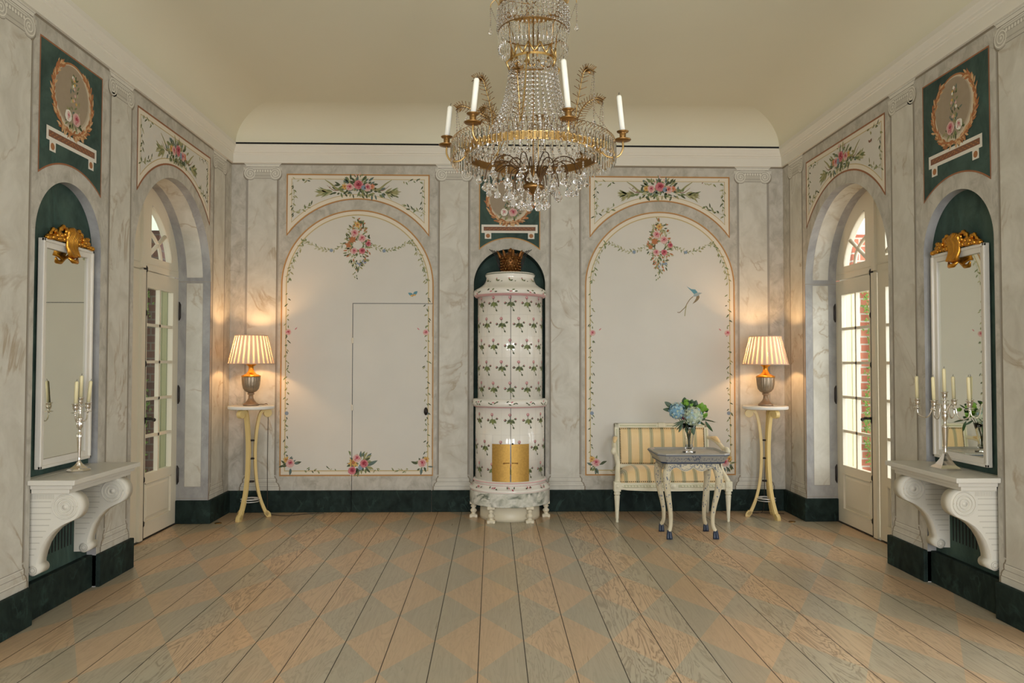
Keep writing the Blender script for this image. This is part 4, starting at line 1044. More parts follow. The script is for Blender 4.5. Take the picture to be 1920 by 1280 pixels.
# left: octagonal foot, two arms
t = thing('candelabrum', 'silver candelabrum with an eight-sided foot, two arms and three candles on the left console', 'candelabrum', (-2.665, -2.89, .806))
b = MB(); b.lathe([(.068, 0), (.070, .008), (.062, .016), (.050, .020), (.030, .034), (.016, .048), (.012, .058), (0, .058)], (0, 0, 0), 'silver', 8, smooth=False); b.build('foot', t)
b = MB(); b.lathe([(.010, .055), (.007, .07), (.008, .09), (.013, .20), (.017, .225), (.009, .232), (.008, .25), (.016, .265), (.019, .285), (.013, .305), (.018, .312), (.016, .32), (.010, .325), (.008, .36), (.012, .38), (0, .385)], (0, 0, 0), 'silver', 12, smooth=True); b.build('stem', t)
b = MB(); b.lathe(cup, (0, 0, .412), 'silver', 16); b.build('candle_cup', t)
for q in (-1, 1):
    e = (-.004*q, .078*q+.02)
    b = MB(); b.tube(crom([(0, 0, .315), (e[0]*.4, e[1]*.35, .300), (e[0]*.8, e[1]*.8, .302), (e[0], e[1], .335), (e[0], e[1], .345)], 6), .0045, 'silver', 7); ar = b.build('arm', t)
    b = MB(); b.lathe(cup, (*e, .378), 'silver', 16); b.build('candle_cup', ar)
LC = 'candles in the left candelabrum'
candle('candle', .0105, .155, 'wax_cream', 'cream candle in the raised middle cup of the left candelabrum', (-2.665, -2.89, 1.228), LC, (.02, .05))
candle('candle', .0105, .155, 'wax_cream', 'cream candle in the left candelabrum, right of its middle candle', (-2.669, -2.792, 1.194), LC, (-.02, .09))
candle('candle', .0105, .155, 'wax_cream', 'cream candle in the left candelabrum, left of its middle candle', (-2.661, -2.948, 1.194), LC, (.0, .03))
# right: square foot, four arms
t = thing('candelabrum', 'silver candelabrum with a square foot, curving arms and five candles on the right console', 'candelabrum', (2.645, -2.90, .806))
b = MB(); b.lathe([(.088, 0), (.088, .012), (.060, .030), (.040, .055), (.022, .085), (.014, .10), (0, .10)], (0, 0, 0), 'silver', 4, smooth=False, xf=Matrix.Rotation(PI/4-.04, 4, 'Z')); b.build('foot', t)
b = MB(); b.lathe([(.012, .095), (.008, .11), (.012, .13), (.010, .14), (.013, .15), (.020, .26), (.022, .265), (.010, .275), (.008, .30), (.016, .315), (.020, .335), (.016, .35), (.024, .356), (.018, .362), (.010, .37), (.014, .39), (.010, .42), (0, .425)], (0, 0, 0), 'silver', 16); b.build('stem', t)
b = MB(); b.lathe(cup, (0, 0, .450), 'silver', 16); b.build('candle_cup', t)
RC = 'candles in the right candelabrum'
for a, R_, lb in ((120, .175, 'cream candle in the right candelabrum, outermost on the left'), (300, .150, 'cream candle in the right candelabrum, outermost arm on the right'), (212, .125, 'cream candle in the right candelabrum, just left of its middle candle'), (30, .105, 'cream candle in the right candelabrum, just right of its middle candle')):
    c_, s_ = cos(math.radians(a)), sin(math.radians(a))
    b = MB(); b.tube(crom([(.012*c_, .012*s_, .36), (.035*c_, .035*s_, .40), (R_*.42*c_, R_*.42*s_, .395), (R_*.52*c_, R_*.52*s_, .34), (R_*.68*c_, R_*.68*s_, .315), (R_*.95*c_, R_*.95*s_, .33), (R_*c_, R_*s_, .365)], 6), .0045, 'silver', 7); ar = b.build('arm', t)
    b = MB(); b.lathe(cup, (R_*c_, R_*s_, .400), 'silver', 16); b.build('candle_cup', ar)
    candle('candle', .0105, .165, 'wax_cream', lb, (2.645+R_*c_, -2.90+R_*s_, .806+.411), RC, (.0, -.03+.01*cos(a)))
candle('candle', .0105, .165, 'wax_cream', 'cream candle in the raised middle cup of the right candelabrum', (2.645, -2.90, .806+.461), RC, (.01, -.02))
# ------------------------------------------------------------------ lamp pedestals, lamps and cords
PH = 1.030
def pedestal(label, loc, angs):
    t = thing('lamp_pedestal', label, 'pedestal', loc)
    b = MB(); b.lathe([(.0, PH-.004), (.205, PH-.004), (.211, PH), (.211, PH+.022), (.206, PH+.026), (0, PH+.026)], (0, 0, 0), 'pedestal_top', 64); b.build('table_top', t)
    ctr = crom([(.155, .985), (.12, 1.008), (.085, .985), (.062, .90), (.046, .78), (.038, .64), (.042, .48), (.058, .32), (.092, .17), (.140, .05), (.168, .018)], 6)
    for k, a in enumerate(angs):
        c_, s_ = cos(math.radians(a)), sin(math.radians(a)); b = MB()
        wd = .019; th = .013
        n = len(ctr); Lf = []; Rt = []
        for i in range(n):
            p = ctr[max(i-1, 0)]; q = ctr[min(i+1, n-1)]; d = (q[0]-p[0], q[1]-p[1]); l = math.hypot(*d); nx, nz = -d[1]/l, d[0]/l
            w_ = th*(1+.35*max(0, (i/n-.75)*4)); Lf.append((ctr[i][0]+nx*w_, ctr[i][1]+nz*w_)); Rt.append((ctr[i][0]-nx*w_, ctr[i][1]-nz*w_))
        vs = []
        for p, q in zip(Lf, Rt):
            for r_, z in (p, q):
                for tt in (-wd, wd): vs.append((r_*c_-tt*s_, r_*s_+tt*c_, z))
        fs = []
        for i in range(n-1):
            k0 = 4*i; fs += [(k0, k0+1, k0+5, k0+4), (k0+2, k0+6, k0+7, k0+3), (k0, k0+4, k0+6, k0+2), (k0+1, k0+3, k0+7, k0+5)]
        fs += [(0, 2, 3, 1), (4*n-4, 4*n-3, 4*n-1, 4*n-2)]
        b.add(vs, fs, 'pedestal_yellow')
        for (r_, z, R_) in ((.150, .983, .038),):      # scroll under the top
            b.prism(arc(r_, z, R_, 0, 345, 24), lambda u, v, q: (u*c_-q*s_, u*s_+q*c_, v), -wd-.002, wd+.002, 'pedestal_yellow', True)
        foot = [(.135, .055), (.15, .062), (.165, .058), (.182, .040), (.190, .018), (.190, 0), (.150, 0), (.125, .035)]
        b.prism(foot, lambda u, v, q: (u*c_-q*s_, u*s_+q*c_, v), -wd, wd, 'pedestal_yellow', True)
        b.build('leg', t, bevel=.002)
    for z in (.73, .56, .345):
        b = MB(); b.lathe([(0, -.006), (.036, -.006), (.036, .006), (0, .006)], (0, 0, z), 'iron', 12); b.build('spacer', t)
    b = MB(); r_ = .085
    for z in (.182, .162): b.tube([(r_*cos(2*PI*i/30), r_*sin(2*PI*i/30), z) for i in range(31)], .004, 'metal_white', 6)
    for i in range(30):
        a, c2 = 2*PI*i/30, 2*PI*(i+1)/30
        b.add([(r_*cos(a), r_*sin(a), .182), (r_*cos(c2), r_*sin(c2), .182), ((r_-.05)*cos(c2), (r_-.05)*sin(c2), .182), ((r_-.05)*cos(a), (r_-.05)*sin(a), .182)], [(0, 1, 2, 3)], 'metal_white')
    b.build('ring_stretcher', t)
    return t
pedestal('yellow three-legged pedestal with a round white top in the corner left of the stove', (-2.440, -.300, 0), (250, 30, 140))
pedestal('yellow three-legged pedestal with a round white top in the corner right of the settee', (2.436, -.335, 0), (165, 288, 48))
def lamp(label, loc):
    t = thing('table_lamp', label, 'lamp', loc)
    b = MB(); b.lathe([(0, 0), (.070, 0), (.070, .018), (.060, .024), (.052, .028), (.034, .05), (.024, .07), (.021, .10), (.030, .106), (.034, .112), (.030, .118), (.024, .122)], (0, 0, 0), 'urn_wood', 40); b.build('base', t)
    b = MB(); pr = [(.022, .120), (.05, .135), (.070, .160), (.079, .20), (.082, .24), (.083, .270)]
    b.lathe(pr, (0, 0, 0), 'urn_silver', 96, rf=lambda a, z: 1+.028*sin(24*(a+(z-.12)*7)), cap=False); b.build('urn', t)
    b = MB(); b.lathe([(.080, .268), (.088, .272), (.088, .282), (.070, .290), (.045, .302), (.028, .325), (.022, .35), (.024, .37), (.046, .385), (.048, .392), (.010, .394), (.010, .43), (0, .43)], (0, 0, 0), 'gilt', 40); b.build('neck', t)
    b = MB(); b.ball((0, 0, .49), (.028, .028, .038), 'bulb_glow', 12, 8); b.lathe([(.012, .43), (.014, .455)], (0, 0, 0), 'brass_dark', 10); b.build('bulb', t)
    b = MB(); z0, z1, R0_, R1 = .395, .660, .208, .144; NP = 28; k0 = len(b.v)
    for i in range(NP):
        a0 = 2*PI*i/NP; am = a0+2*PI*.62/NP; a1 = 2*PI*(i+1)/NP
        for (p, q, m, dr) in ((a0, am, 'shade_fold', .004), (am, a1, 'shade_thin', -.001)):
            b.add([((R0_+dr)*cos(p), (R0_+dr)*sin(p), z0), ((R0_+dr)*cos(q), (R0_+dr)*sin(q), z0), ((R1+dr)*cos(q), (R1+dr)*sin(q), z1), ((R1+dr)*cos(p), (R1+dr)*sin(p), z1)], [(0, 1, 2, 3)], m)
    b.build('lamp_shade', t)
    for (R_, z) in ((R0_+.003, z0), (R1+.003, z1)): b = MB(); b.tube([(R_*cos(2*PI*i/56), R_*sin(2*PI*i/56), z) for i in range(57)], .0045, 'shade_fold', 6); b.build('shade_trim', t)
    b = MB()
    for i in range(3): a = 2*PI*i/3; b.tube([(0, 0, .60), ((R1-.005)*cos(a), (R1-.005)*sin(a), .655)], .002, 'brass', 5)
    b.tube([(.012, 0, .43), (.05, 0, .49), (.035, 0, .57), (0, 0, .60)], .002, 'brass', 5); b.tube([(-.012, 0, .43), (-.05, 0, .49), (-.035, 0, .57), (0, 0, .60)], .002, 'brass', 5)
    b.build('shade_carrier', t)
    L = bpy.data.lights.new('lamp_bulb', 'POINT'); L.energy = LAMP_W; L.color = (1, .56, .24); L.shadow_soft_size = .035
    lo = bpy.data.objects.new('lamp_bulb_light', L); C.objects.link(lo); lo.parent = t; lo.location = (0, 0, .545)
    return t
LAMP_W = 14
lamp_a = lamp('lit urn lamp with a pleated cream shade on the left pedestal', (-2.445, -.300, PH+.026))
lamp_b = lamp('lit urn lamp with a pleated cream shade on the right pedestal, near the settee', (2.440, -.335, PH+.026))
def cord(t, pts):
    b = MB(); o = t.location; b.tube([tuple(Vector(p)-o) for p in crom(pts, 8)], .0032, 'cord_brown', 6); return b.build('cord', t)
cord(lamp_a, [(-2.375, -.285, PH+.036), (-2.36, -.20, PH+.032), (-2.350, -.072, PH+.01), (-2.352, -.06, .8), (-2.353, -.06, .45), (-2.350, -.055, .10), (-2.34, -.07, .006), (-2.26, -.16, .0045), (-2.12, -.20, .0045), (-1.98, -.13, .0045), (-1.80, -.07, .0045)])
cord(lamp_b, [(2.505, -.325, PH+.036), (2.53, -.22, PH+.032), (2.54, -.085, PH+.01), (2.537, -.07, .8), (2.525, -.065, .50), (2.515, -.06, .10), (2.49, -.08, .006), (2.40, -.16, .0045), (2.34, -.12, .0045), (2.50, -.15, .0045), (2.66, -.20, .0045)])
for s_, nm, y in ((1, 'right', -.55), (-1, 'left', -.52)):
    b = MB(); b.lathe([(.032, 0), (.030, .005), (.018, .007), (0, .007)], (s_*(2.60 if s_ > 0 else 2.66), y, 0), 'brass_dark', 20); tag(b.build('floor_socket'), 'small brass floor socket near the %s garden door' % nm, 'socket')

# ------------------------------------------------------------------ settee
sx = 1.495
st = thing('settee', 'cream painted settee with green and gold striped upholstery against the right painted arch', 'settee', (sx, -.32, 0))
oy = -.32
Y = lambda y: y-oy
bh = .462; fh = .515
b = MB()     # back frame: posts and rails, leaning back a little
zb0, zb1 = .452, .868
yy = lambda z: Y(-.115+(z-.45)*.14)
def slab(b, x0, x1, z0, z1, th, mat, e=0):
    vs = []
    for (x, z) in ((x0, z0), (x1, z0), (x1, z1), (x0, z1)):
        vs += [(x, yy(z)-th/2-e, z), (x, yy(z)+th/2, z)]
    b.add(vs, [(0, 2, 4, 6), (7, 5, 3, 1), (0, 1, 3, 2), (2, 3, 5, 4), (4, 5, 7, 6), (6, 7, 1, 0)], mat)
slab(b, -bh, -bh+.042, zb0-.05, zb1, .042, 'settee_paint'); slab(b, bh-.042, bh, zb0-.05, zb1, .042, 'settee_paint')
slab(b, -bh, bh, zb1-.040, zb1, .042, 'settee_paint'); slab(b, -bh, bh, zb0-.01, zb0+.028, .040, 'settee_paint')
for x0, x1 in ((-bh+.05, -.05), (.05, bh-.05)): slab(b, x0, x1, zb1-.027, zb1-.013, .044, 'settee_carve', .002)
for s_ in (-1, 1): slab(b, s_*(bh-.021)-.007, s_*(bh-.021)+.007, zb0+.1, zb1-.05, .044, 'settee_carve', .002)
slab(b, -.032, .032, zb1-.038, zb1+.006, .050, 'settee_paint', .004)
b.build('back_frame', st, bevel=.004)
def pad(nx, nz, fx):
    vs = []; fs = []
    for j in range(nz+1):
        for i in range(nx+1): vs.append(fx(i/nx, j/nz))
    for j in range(nz):
        for i in range(nx): k = j*(nx+1)+i; fs.append((k, k+1, k+nx+2, k+nx+1))
    return vs, fs
b = MB(); x0, x1, z0, z1 = -bh+.042, bh-.042, zb0+.028, zb1-.040
def bp_(u, v): 
    z = z0+(z1-z0)*v; e = min(1, 5*min(u, 1-u, .2), 1)*min(1, 5*min(v, 1-v)); return (x0+(x1-x0)*u, yy(z)-.022-.030*math.sqrt(max(e, 0)), z)
b.add(*pad(24, 12, bp_), 'settee_fabric', True); b.add(*pad(2, 2, lambda u, v: (x0+(x1-x0)*u, yy(z0+(z1-z0)*v)+.018, z0+(z1-z0)*v)), 'settee_fabric'); b.build('back_cushion', st)
b = MB()
def nails(p, q, n):
    for i in range(n): t_ = i/(n-1); b.ball(tuple(a+(c_-a)*t_ for a, c_ in zip(p, q)), .0052, 'nail', 6, 4)
nails((x0+.008, yy(z1)-.030, z1-.008), (x1-.008, yy(z1)-.030, z1-.008), 46); nails((x0+.008, yy(z0)-.030, z0+.008), (x1-.008, yy(z0)-.030, z0+.008), 46)
for x in (x0+.008, x1-.008): nails((x, yy(z0)-.030, z0+.02), (x, yy(z1)-.030, z1-.02), 20)
b.build('nail_trim', st).select_get()
b = MB()     # seat: wider in front
def sp(u, v, z_): 
    hw = bh+(fh-bh)*v; return ((2*u-1)*(hw-.022), Y(-.13+(-.545+.13)*v), z_)
NX, NY = 28, 16
def seat(u, v):
    p = sp(u, v, 0); e = min(1, 7*min(u, 1-u)); f = min(1, 4.5*(1-v)) if v > .5 else 1
    z = .372+.092*math.sqrt(max(0, 1-(1-e)**2))*(.12+.88*math.sqrt(max(0, 1-(1-f)**2)))+.025*sin(PI*v)*e
    return (p[0], p[1], z)
b.add(*pad(NX, NY, seat), 'settee_fabric', True)
b.add(*pad(NX, 1, lambda u, v: (sp(u, 1, 0)[0], sp(u, 1, 0)[1], .36+(seat(u, 1)[2]-.36)*v)), 'settee_fabric')
for q in (0, 1): b.add(*pad(1, NY, lambda u, v: (sp(q, v, 0)[0], sp(q, v, 0)[1], .36+(seat(q, v)[2]-.36)*u)), 'settee_fabric')
b.build('seat_cushion', st)
b = MB(); n = 52
for i in range(n): t_ = i/(n-1); p = sp(.015+.97*t_, 1, 0); b.ball((p[0], p[1]-.003, .372), .0052, 'nail', 6, 4)
b.build('nail_trim', st)
b = MB(); y_ = Y(-.55)
b.box((-fh+.03, y_-.012, .300), (fh-.03, y_+.03, .362), 'settee_paint'); b.box((-fh+.06, y_-.017, .318), (-.05, y_-.010, .345), 'settee_carve'); b.box((.05, y_-.017, .318), (fh-.06, y_-.010, .345), 'settee_carve')
for i in range(14):
    for s_ in (-1, 1): b.ball((s_*(.085+.029*i), y_-.017, .331), (.012, .004, .009), 'settee_paint', 8, 5)
for i in range(24): t0, t1 = i/24, (i+1)/24; b.add([(-fh+.05+(2*fh-.1)*t0, y_-.008, .301), (-fh+.05+(2*fh-.1)*t1, y_-.008, .301), (-fh+.05+(2*fh-.1)*t1, y_-.008, .301-.016*sin(PI*t1)**.5), (-fh+.05+(2*fh-.1)*t0, y_-.008, .301-.016*sin(PI*t0)**.5)], [(0, 1, 2, 3)], 'settee_paint')
b.box((-bh+.03, Y(-.15), .300), (bh-.03, Y(-.115), .362), 'settee_paint')
for s_ in (-1, 1):
    vs = [(s_*(fh-.045), y_, .30), (s_*(fh-.005), y_, .30), (s_*(bh-.005), Y(-.13), .30), (s_*(bh-.045), Y(-.13), .30)]; vs += [(a, c_, .362) for a, c_, _ in vs]
    b.add(vs, [(0, 3, 2, 1), (4, 5, 6, 7), (0, 1, 5, 4), (1, 2, 6, 5), (2, 3, 7, 6), (3, 0, 4, 7)], 'settee_paint')
b.build('seat_rail', st, bevel=.003)
b = MB(); mr = Matrix.Translation((0, y_-.012, .331)) @ Matrix.Rotation(PI/2, 4, 'X')
b.lathe([(.026, 0), (.024, .008), (.016, .006), (.012, .012), (0, .014)], (0, 0, 0), 'settee_paint', 20, xf=mr); b.build('rosette', st)
legp = [(.0, 0), (.011, 0), (.014, .012), (.011, .022), (.016, .045), (.015, .055), (.023, .20), (.026, .24), (.021, .247), (.026, .252), (.030, .262), (.026, .275), (.028, .285), (.0, .286)]
for s_ in (-1, 1):
    b = MB(); x = s_*fh
    b.lathe(legp, (x, y_+.006, 0), 'settee_paint', 20, rf=lambda a, z: 1+(.03*cos(10*a) if .05 < z < .24 else 0)); b.box((x-.031, y_-.026, .285), (x+.031, y_+.037, .372), 'settee_paint')
    b.lathe([(.024, 0), (.022, .007), (.014, .005), (.010, .011), (0, .012)], (0, 0, 0), 'settee_paint', 18, xf=Matrix.Translation((x, y_-.026, .331)) @ Matrix.Rotation(PI/2, 4, 'X')); b.build('leg', st, bevel=.002)
    b = MB(); b.tube([(s_*(bh-.02), Y(-.12), .42), (s_*(bh-.02), Y(-.12), .25), (s_*(bh-.015), Y(-.09), 0)], [.024, .022, .015], 'settee_paint', 10); b.build('leg', st)
    # arm: back post -> scroll -> curved support
    b = MB()
    path = crom([(s_*(bh-.012), yy(.74), .735), (s_*(bh+.02), Y(-.20), .725), (s_*(bh+.045), Y(-.30), .690), (s_*(bh+.058), Y(-.40), .655), (s_*(bh+.068), Y(-.455), .660), (s_*(bh+.074), Y(-.475), .645), (s_*(bh+.070), Y(-.460), .625)], 6)
    b.tube(path, [.017]*6+[.020]*(len(path)-12)+[.022]*6, 'settee_paint', 10)
    sup = crom([(s_*(bh+.062), Y(-.445), .640), (s_*(bh+.040), Y(-.40), .585), (s_*(bh+.020), Y(-.39), .52), (s_*(bh+.030), Y(-.43), .45), (s_*(fh-.012), Y(-.51), .40), (s_*(fh-.002), Y(-.545), .365)], 6)
    b.tube(sup, [.019+.008*i/30 for i in range(len(sup))], 'settee_paint', 10)
    b.ball((s_*(bh+.074), Y(-.470), .640), (.026, .022, .026), 'settee_paint', 12, 8)
    b.build('arm', st)
    b = MB(); b.tube([(s_*(bh-.0), Y(-.19), .742), (s_*(bh+.025), Y(-.25), .738), (s_*(bh+.040), Y(-.32), .712)], [.012, .024, .012], 'settee_fabric', 10); b.build('arm_pad', st)

# ------------------------------------------------------------------ tray table
tx, ty = 1.500, -1.065
tb = thing('tray_table', 'painted cream and blue tray table with dark hoof feet in front of the settee', 'table', (tx, ty, 0))
def octo(hx, hy, c_): return [(-hx+c_, -hy), (hx-c_, -hy), (hx, -hy+c_), (hx, hy-c_), (hx-c_, hy), (-hx+c_, hy), (-hx, hy-c_), (-hx, -hy+c_)]
def stack(b, layers, mat, smooth=False):
    n = 8; vs = []; fs = []
    for hx, hy, c_, z in layers: vs += [(x, y, z) for x, y in octo(hx, hy, c_)]
    for i in range(len(layers)-1):
        for k in range(n): fs.append((i*n+k, i*n+(k+1) % n, (i+1)*n+(k+1) % n, (i+1)*n+k))
    b.add(vs, fs, mat, smooth); return b
b = MB(); stack(b, [(.262, .222, .04, .640), (.300, .262, .055, .700)], 'table_rim'); stack(b, [(.300, .262, .055, .700), (.296, .258, .055, .716), (.288, .250, .052, .718), (.276, .238, .05, .701)], 'table_grey')
b.add([(x, y, .701) for x, y in octo(.277, .239, .05)], [tuple(range(8))], 'table_grey')
stack(b, [(.252, .212, .04, .628), (.266, .226, .042, .634), (.266, .226, .042, .644), (.258, .218, .04, .648)], 'hoof_blue'); stack(b, [(.301, .263, .055, .698), (.303, .265, .055, .702), (.300, .262, .055, .706)], 'paint_blue')
Q = Paint(b, lambda u, v, o: (u, -.262+(.700-v)*.667-o-.001, v)); Q.off = .001
for i in range(44): u = -.235+i*.011; Q.leaf(u, .655+(i % 3)*.012, .014, .006, rnd.uniform(0, 6), 'paint_blue')
for i in range(14): Q.leaf(rnd.uniform(-.06, .06), rnd.uniform(.655, .69), .022, .009, rnd.uniform(0, 6), 'paint_blue')
b.build('tray', tb)
def apron(hx, hy, rot):
    f = lambda u, v, q: (u, -hy+q, v) if rot == 0 else ((-u, hy-q, v) if rot == 2 else ((hy-q, u, v) if rot == 1 else (-hy+q, -u, v)))
    L = hx-.02; pts = [(-L, .630), (L, .630)]; bot = []
    for i in range(41):
        t_ = i/40; u = L-2*L*t_; a = abs(u)/L
        z = .560 if a > .93 else (.560+.035*min(1, (.93-a)/.18) if a > .62 else (.595-.030*abs(sin((a/.62)*PI*1.0)) if a > .02 else .593))
        bot.append((u, z))
    return pts+bot, f
for rot, (hx, hy) in enumerate(((.235, .20), (.20, .235), (.235, .20), (.20, .235))):
    pts, f = apron(hx, hy, rot); b = MB()
    n = len(pts); bt = pts[2:]
    for i in range(len(bt)-1):
        (u0, z0_), (u1, z1_) = bt[i], bt[i+1]
        b.add([f(u0, .63, 0), f(u1, .63, 0), f(u1, z1_, 0), f(u0, z0_, 0), f(u0, .63, .018), f(u1, .63, .018), f(u1, z1_, .018), f(u0, z0_, .018)], [(0, 1, 2, 3), (7, 6, 5, 4), (3, 2, 6, 7)], 'table_cream')
    Q = Paint(b, lambda u, v, o: f(u, v, -o)); Q.off = .001
    Q.line([(u, z+.008) for u, z in bt], .003, 'paint_blue')
    Q.line([(u, z+.016+.008*sin(k*1.3)) for k, (u, z) in enumerate(bt)], .0022, 'paint_blue')
    for i in range(60): u = rnd.uniform(-.2, .2)*hx/.235; Q.leaf(u, rnd.uniform(.602, .624), rnd.uniform(.01, .02), .005, rnd.uniform(0, 6), 'paint_blue')
    for s_ in (-1, 1):
        Q.line([(s_*(.12+.02*cos(k*.5)), .61+.010*sin(k*.5)) for k in range(10)], .003, 'paint_blue')
        for i in range(8): Q.leaf(s_*rnd.uniform(.17, .21), rnd.uniform(.57, .62), .014, .006, rnd.uniform(0, 6), 'paint_blue')
    b.build('apron', tb)
prof = crom([(-.010, .628), (.0, .59), (.016, .55), (.022, .51), (.020, .455), (.004, .37), (-.018, .28), (-.033, .19), (-.032, .11), (-.010, .06)], 6)
rad = [.030, .034, .036, .033, .029, .025, .021, .018, .016, .018]
rr = [x[0] for x in crom([(r_, 0) for r_ in rad], 6)]
for q in (-1, 1):
    for p in (-1, 1):
        b = MB(); bx_, by_ = q*.202, p*.158
        path = [(bx_+q*d*.75, by_+p*d*.75, z) for d, z in prof]
        b.tube(path, rr, 'table_cream', 12)
        for i in range(26):
            k = rnd.randrange(6, len(path)-14); a = rnd.choice((-2.3, -1.9, -1.5, -1.1))+rnd.uniform(-.3, .3)
            c_ = path[k]; R_ = rr[k]+.0012; x, y = c_[0]+R_*cos(a), c_[1]+R_*sin(a); l = rnd.uniform(.006, .012)
            b.add([(x-l*.4*sin(a)*-1, y-l*.4*cos(a), c_[2]), (x, y, c_[2]+l), (x+l*.4*sin(a)*-1, y+l*.4*cos(a), c_[2]), (x, y, c_[2]-l)], [(0, 1, 2, 3)], 'paint_blue')
        lg = b.build('leg', tb)
        b = MB(); e = path[-1]
        for s_ in (-1, 1): b.tube([(e[0]+s_*.004, e[1], .072), (e[0]+s_*.009, e[1]-.006, .045), (e[0]+s_*.011, e[1]-.014, .012), (e[0]+s_*.011, e[1]-.016, 0)], [.012, .014, .015, .015], 'hoof_blue', 10)
        b.build('hoof', lg)

# ------------------------------------------------------------------ vase with flowers
vx, vy, vz = 1.515, -1.065, .702
t = thing('glass_vase', 'clear trumpet-shaped glass vase of hydrangeas on the tray table', 'vase', (vx, vy, vz))
b = MB(); b.lathe([(0, 0), (.055, 0), (.056, .006), (.03, .010), (.024, .018), (.032, .03), (.034, .045), (.030, .07), (.036, .12), (.050, .19), (.066, .245), (.062, .245), (.046, .19), (.032, .12), (.026, .07), (.028, .045), (.020, .032), (0, .028)], (0, 0, 0), 'vase_glass', 32, cap=False); b.build('glass_body', t)
FG = 'flowers and foliage in the glass vase'
r4 = random.Random(11)
def stemtube(b, a, m, c_, r_=.0035, mat='stem_green'): b.tube(crom([a, m, c_], 6), r_, mat, 6)
def floret(b, c_, nrm, s_, mat):
    N = Vector(nrm).normalized(); A = N.orthogonal().normalized(); a0 = r4.uniform(0, 6.28); B = N.cross(A); c_ = Vector(c_)
    for k in range(4):
        a = a0+k*PI/2; d = A*cos(a)+B*sin(a); e = N.cross(d)
        b.add([c_, c_+d*s_*.6+e*s_*.45+N*s_*.15, c_+d*s_*1.05+N*s_*.25, c_+d*s_*.6-e*s_*.45+N*s_*.15], [(0, 1, 2, 3)], mat)
def hydrangea(label, c_, r_, mats):
    t = thing('hydrangea', label, 'flower', (vx, vy, vz+.04), 0, None); o = Vector((vx, vy, vz+.04)); c_ = Vector(c_)-o
    b = MB(); b.ball(tuple(c_), r_*.80, mats[0], 16, 10)
    for i in range(300):
        z = r4.uniform(-1, 1); a = r4.uniform(0, 6.28); q = math.sqrt(1-z*z); n_ = Vector((q*cos(a), q*sin(a), z))
        k = 0 if n_.x*.6+n_.z*.6+r4.uniform(-.7, .7) < 0 else 1
        floret(b, c_+n_*r_*r4.uniform(.84, 1.0), n_+Vector((r4.uniform(-.3, .3), r4.uniform(-.3, .3), r4.uniform(-.3, .3))), r_*.17, mats[k] if r4.random() > .15 else mats[2])
    b.build('flower_head', t)
    b = MB(); stemtube(b, (r4.uniform(-.008, .008), r4.uniform(-.008, .008), 0), (c_.x*.15, c_.y*.15, .14), tuple(c_*.92), .004); b.build('stem', t)
hydrangea('blue hydrangea head on the left of the vase', (1.405, -1.10, 1.055), .072, ('hyd_blue', 'hyd_blue_pale', 'hyd_green'))
hydrangea('pale green and blue hydrangea head in the middle of the vase', (1.530, -1.15, 1.015), .080, ('hyd_green', 'hyd_cream', 'hyd_blue_pale'))
def leafblade(b, p, d, L, w_, mat, droop=.3, up=(0, 0, 1)):
    p = Vector(p); d = Vector(d).normalized(); s_ = d.cross(Vector(up)); s_ = s_.normalized() if s_.length > .01 else Vector((1, 0, 0))
    n = 8; vs = []; cr = Vector(up)
    for i in range(n+1):
        t_ = i/n; c_ = p+d*L*t_+cr*(-droop*L*t_*t_); ww = w_*sin(PI*min(1, t_*.92+.06))**.8
        vs += [c_-s_*ww+cr*ww*.25, c_, c_+s_*ww+cr*ww*.25]
    fs = []
    for i in range(n): k = 3*i; fs += [(k, k+1, k+4, k+3), (k+1, k+2, k+5, k+4)]
    b.add(vs, fs, mat, True)
def sprig_obj(name, label, cat, leaves, stem_to, mat, extra=None):
    t = thing(name, label, cat, (vx, vy, vz+.04)); o = Vector((vx, vy, vz+.04))
    b = MB()
    for p, d, L, w_, dr, up in leaves: leafblade(b, Vector(p)-o, d, L, w_, mat, dr, up)
    if extra: extra(b, o)
    b.build('foliage', t)
    b = MB(); e = Vector(stem_to)-o; stemtube(b, (r4.uniform(-.01, .01), r4.uniform(-.01, .01), 0), (e.x*.2, e.y*.2, .13), tuple(e)); b.build('stem', t)
F_ = (0, -1, 0)
sprig_obj('leafy_stem', 'dark green leaves at the far left of the bouquet, beside the blue hydrangea', 'leaves', [((1.375, -1.07, 1.08), (-1, 0, .75), .085, .020, .1, F_), ((1.385, -1.07, 1.06), (-1, 0, .08), .095, .018, .0, F_), ((1.40, -1.05, 1.05), (-.6, .2, .9), .07, .018, .1, F_)], (1.40, -1.05, 1.04), 'leaf_deep')
def greens(c_, n, r_):
    def f(b, o):
        for i in range(n): leafblade(b, Vector(c_)-o+Vector((r4.gauss(0, r_*.5), r4.gauss(0, r_*.4), r4.gauss(0, r_*.6))), (r4.uniform(-1, 1), r4.uniform(-1, .2), r4.uniform(-.3, 1)), r_*r4.uniform(.7, 1.1), r_*.32, 'leaf_fresh' if r4.random() < .72 else 'leaf_deep', .3, F_)
    return f
sprig_obj('leafy_stem', 'bright green leaves at the top of the bouquet, above the middle hydrangea', 'leaves', [((1.475, -1.06, 1.10), (.1, 0, 1), .07, .025, .1, F_)], (1.475, -1.07, 1.08), 'leaf_deep', greens((1.480, -1.08, 1.093), 26, .050))
sprig_obj('leafy_stem', 'bright green leaves on the right of the bouquet, beside the pale hydrangea', 'leaves', [((1.60, -1.03, 1.07), (-.5, 0, 1), .07, .02, .1, F_), ((1.615, -1.0, 1.07), (.9, 0, .6), .06, .006, .1, F_)], (1.60, -1.06, 1.02), 'leaf_deep', greens((1.622, -1.06, 1.035), 34, .055))
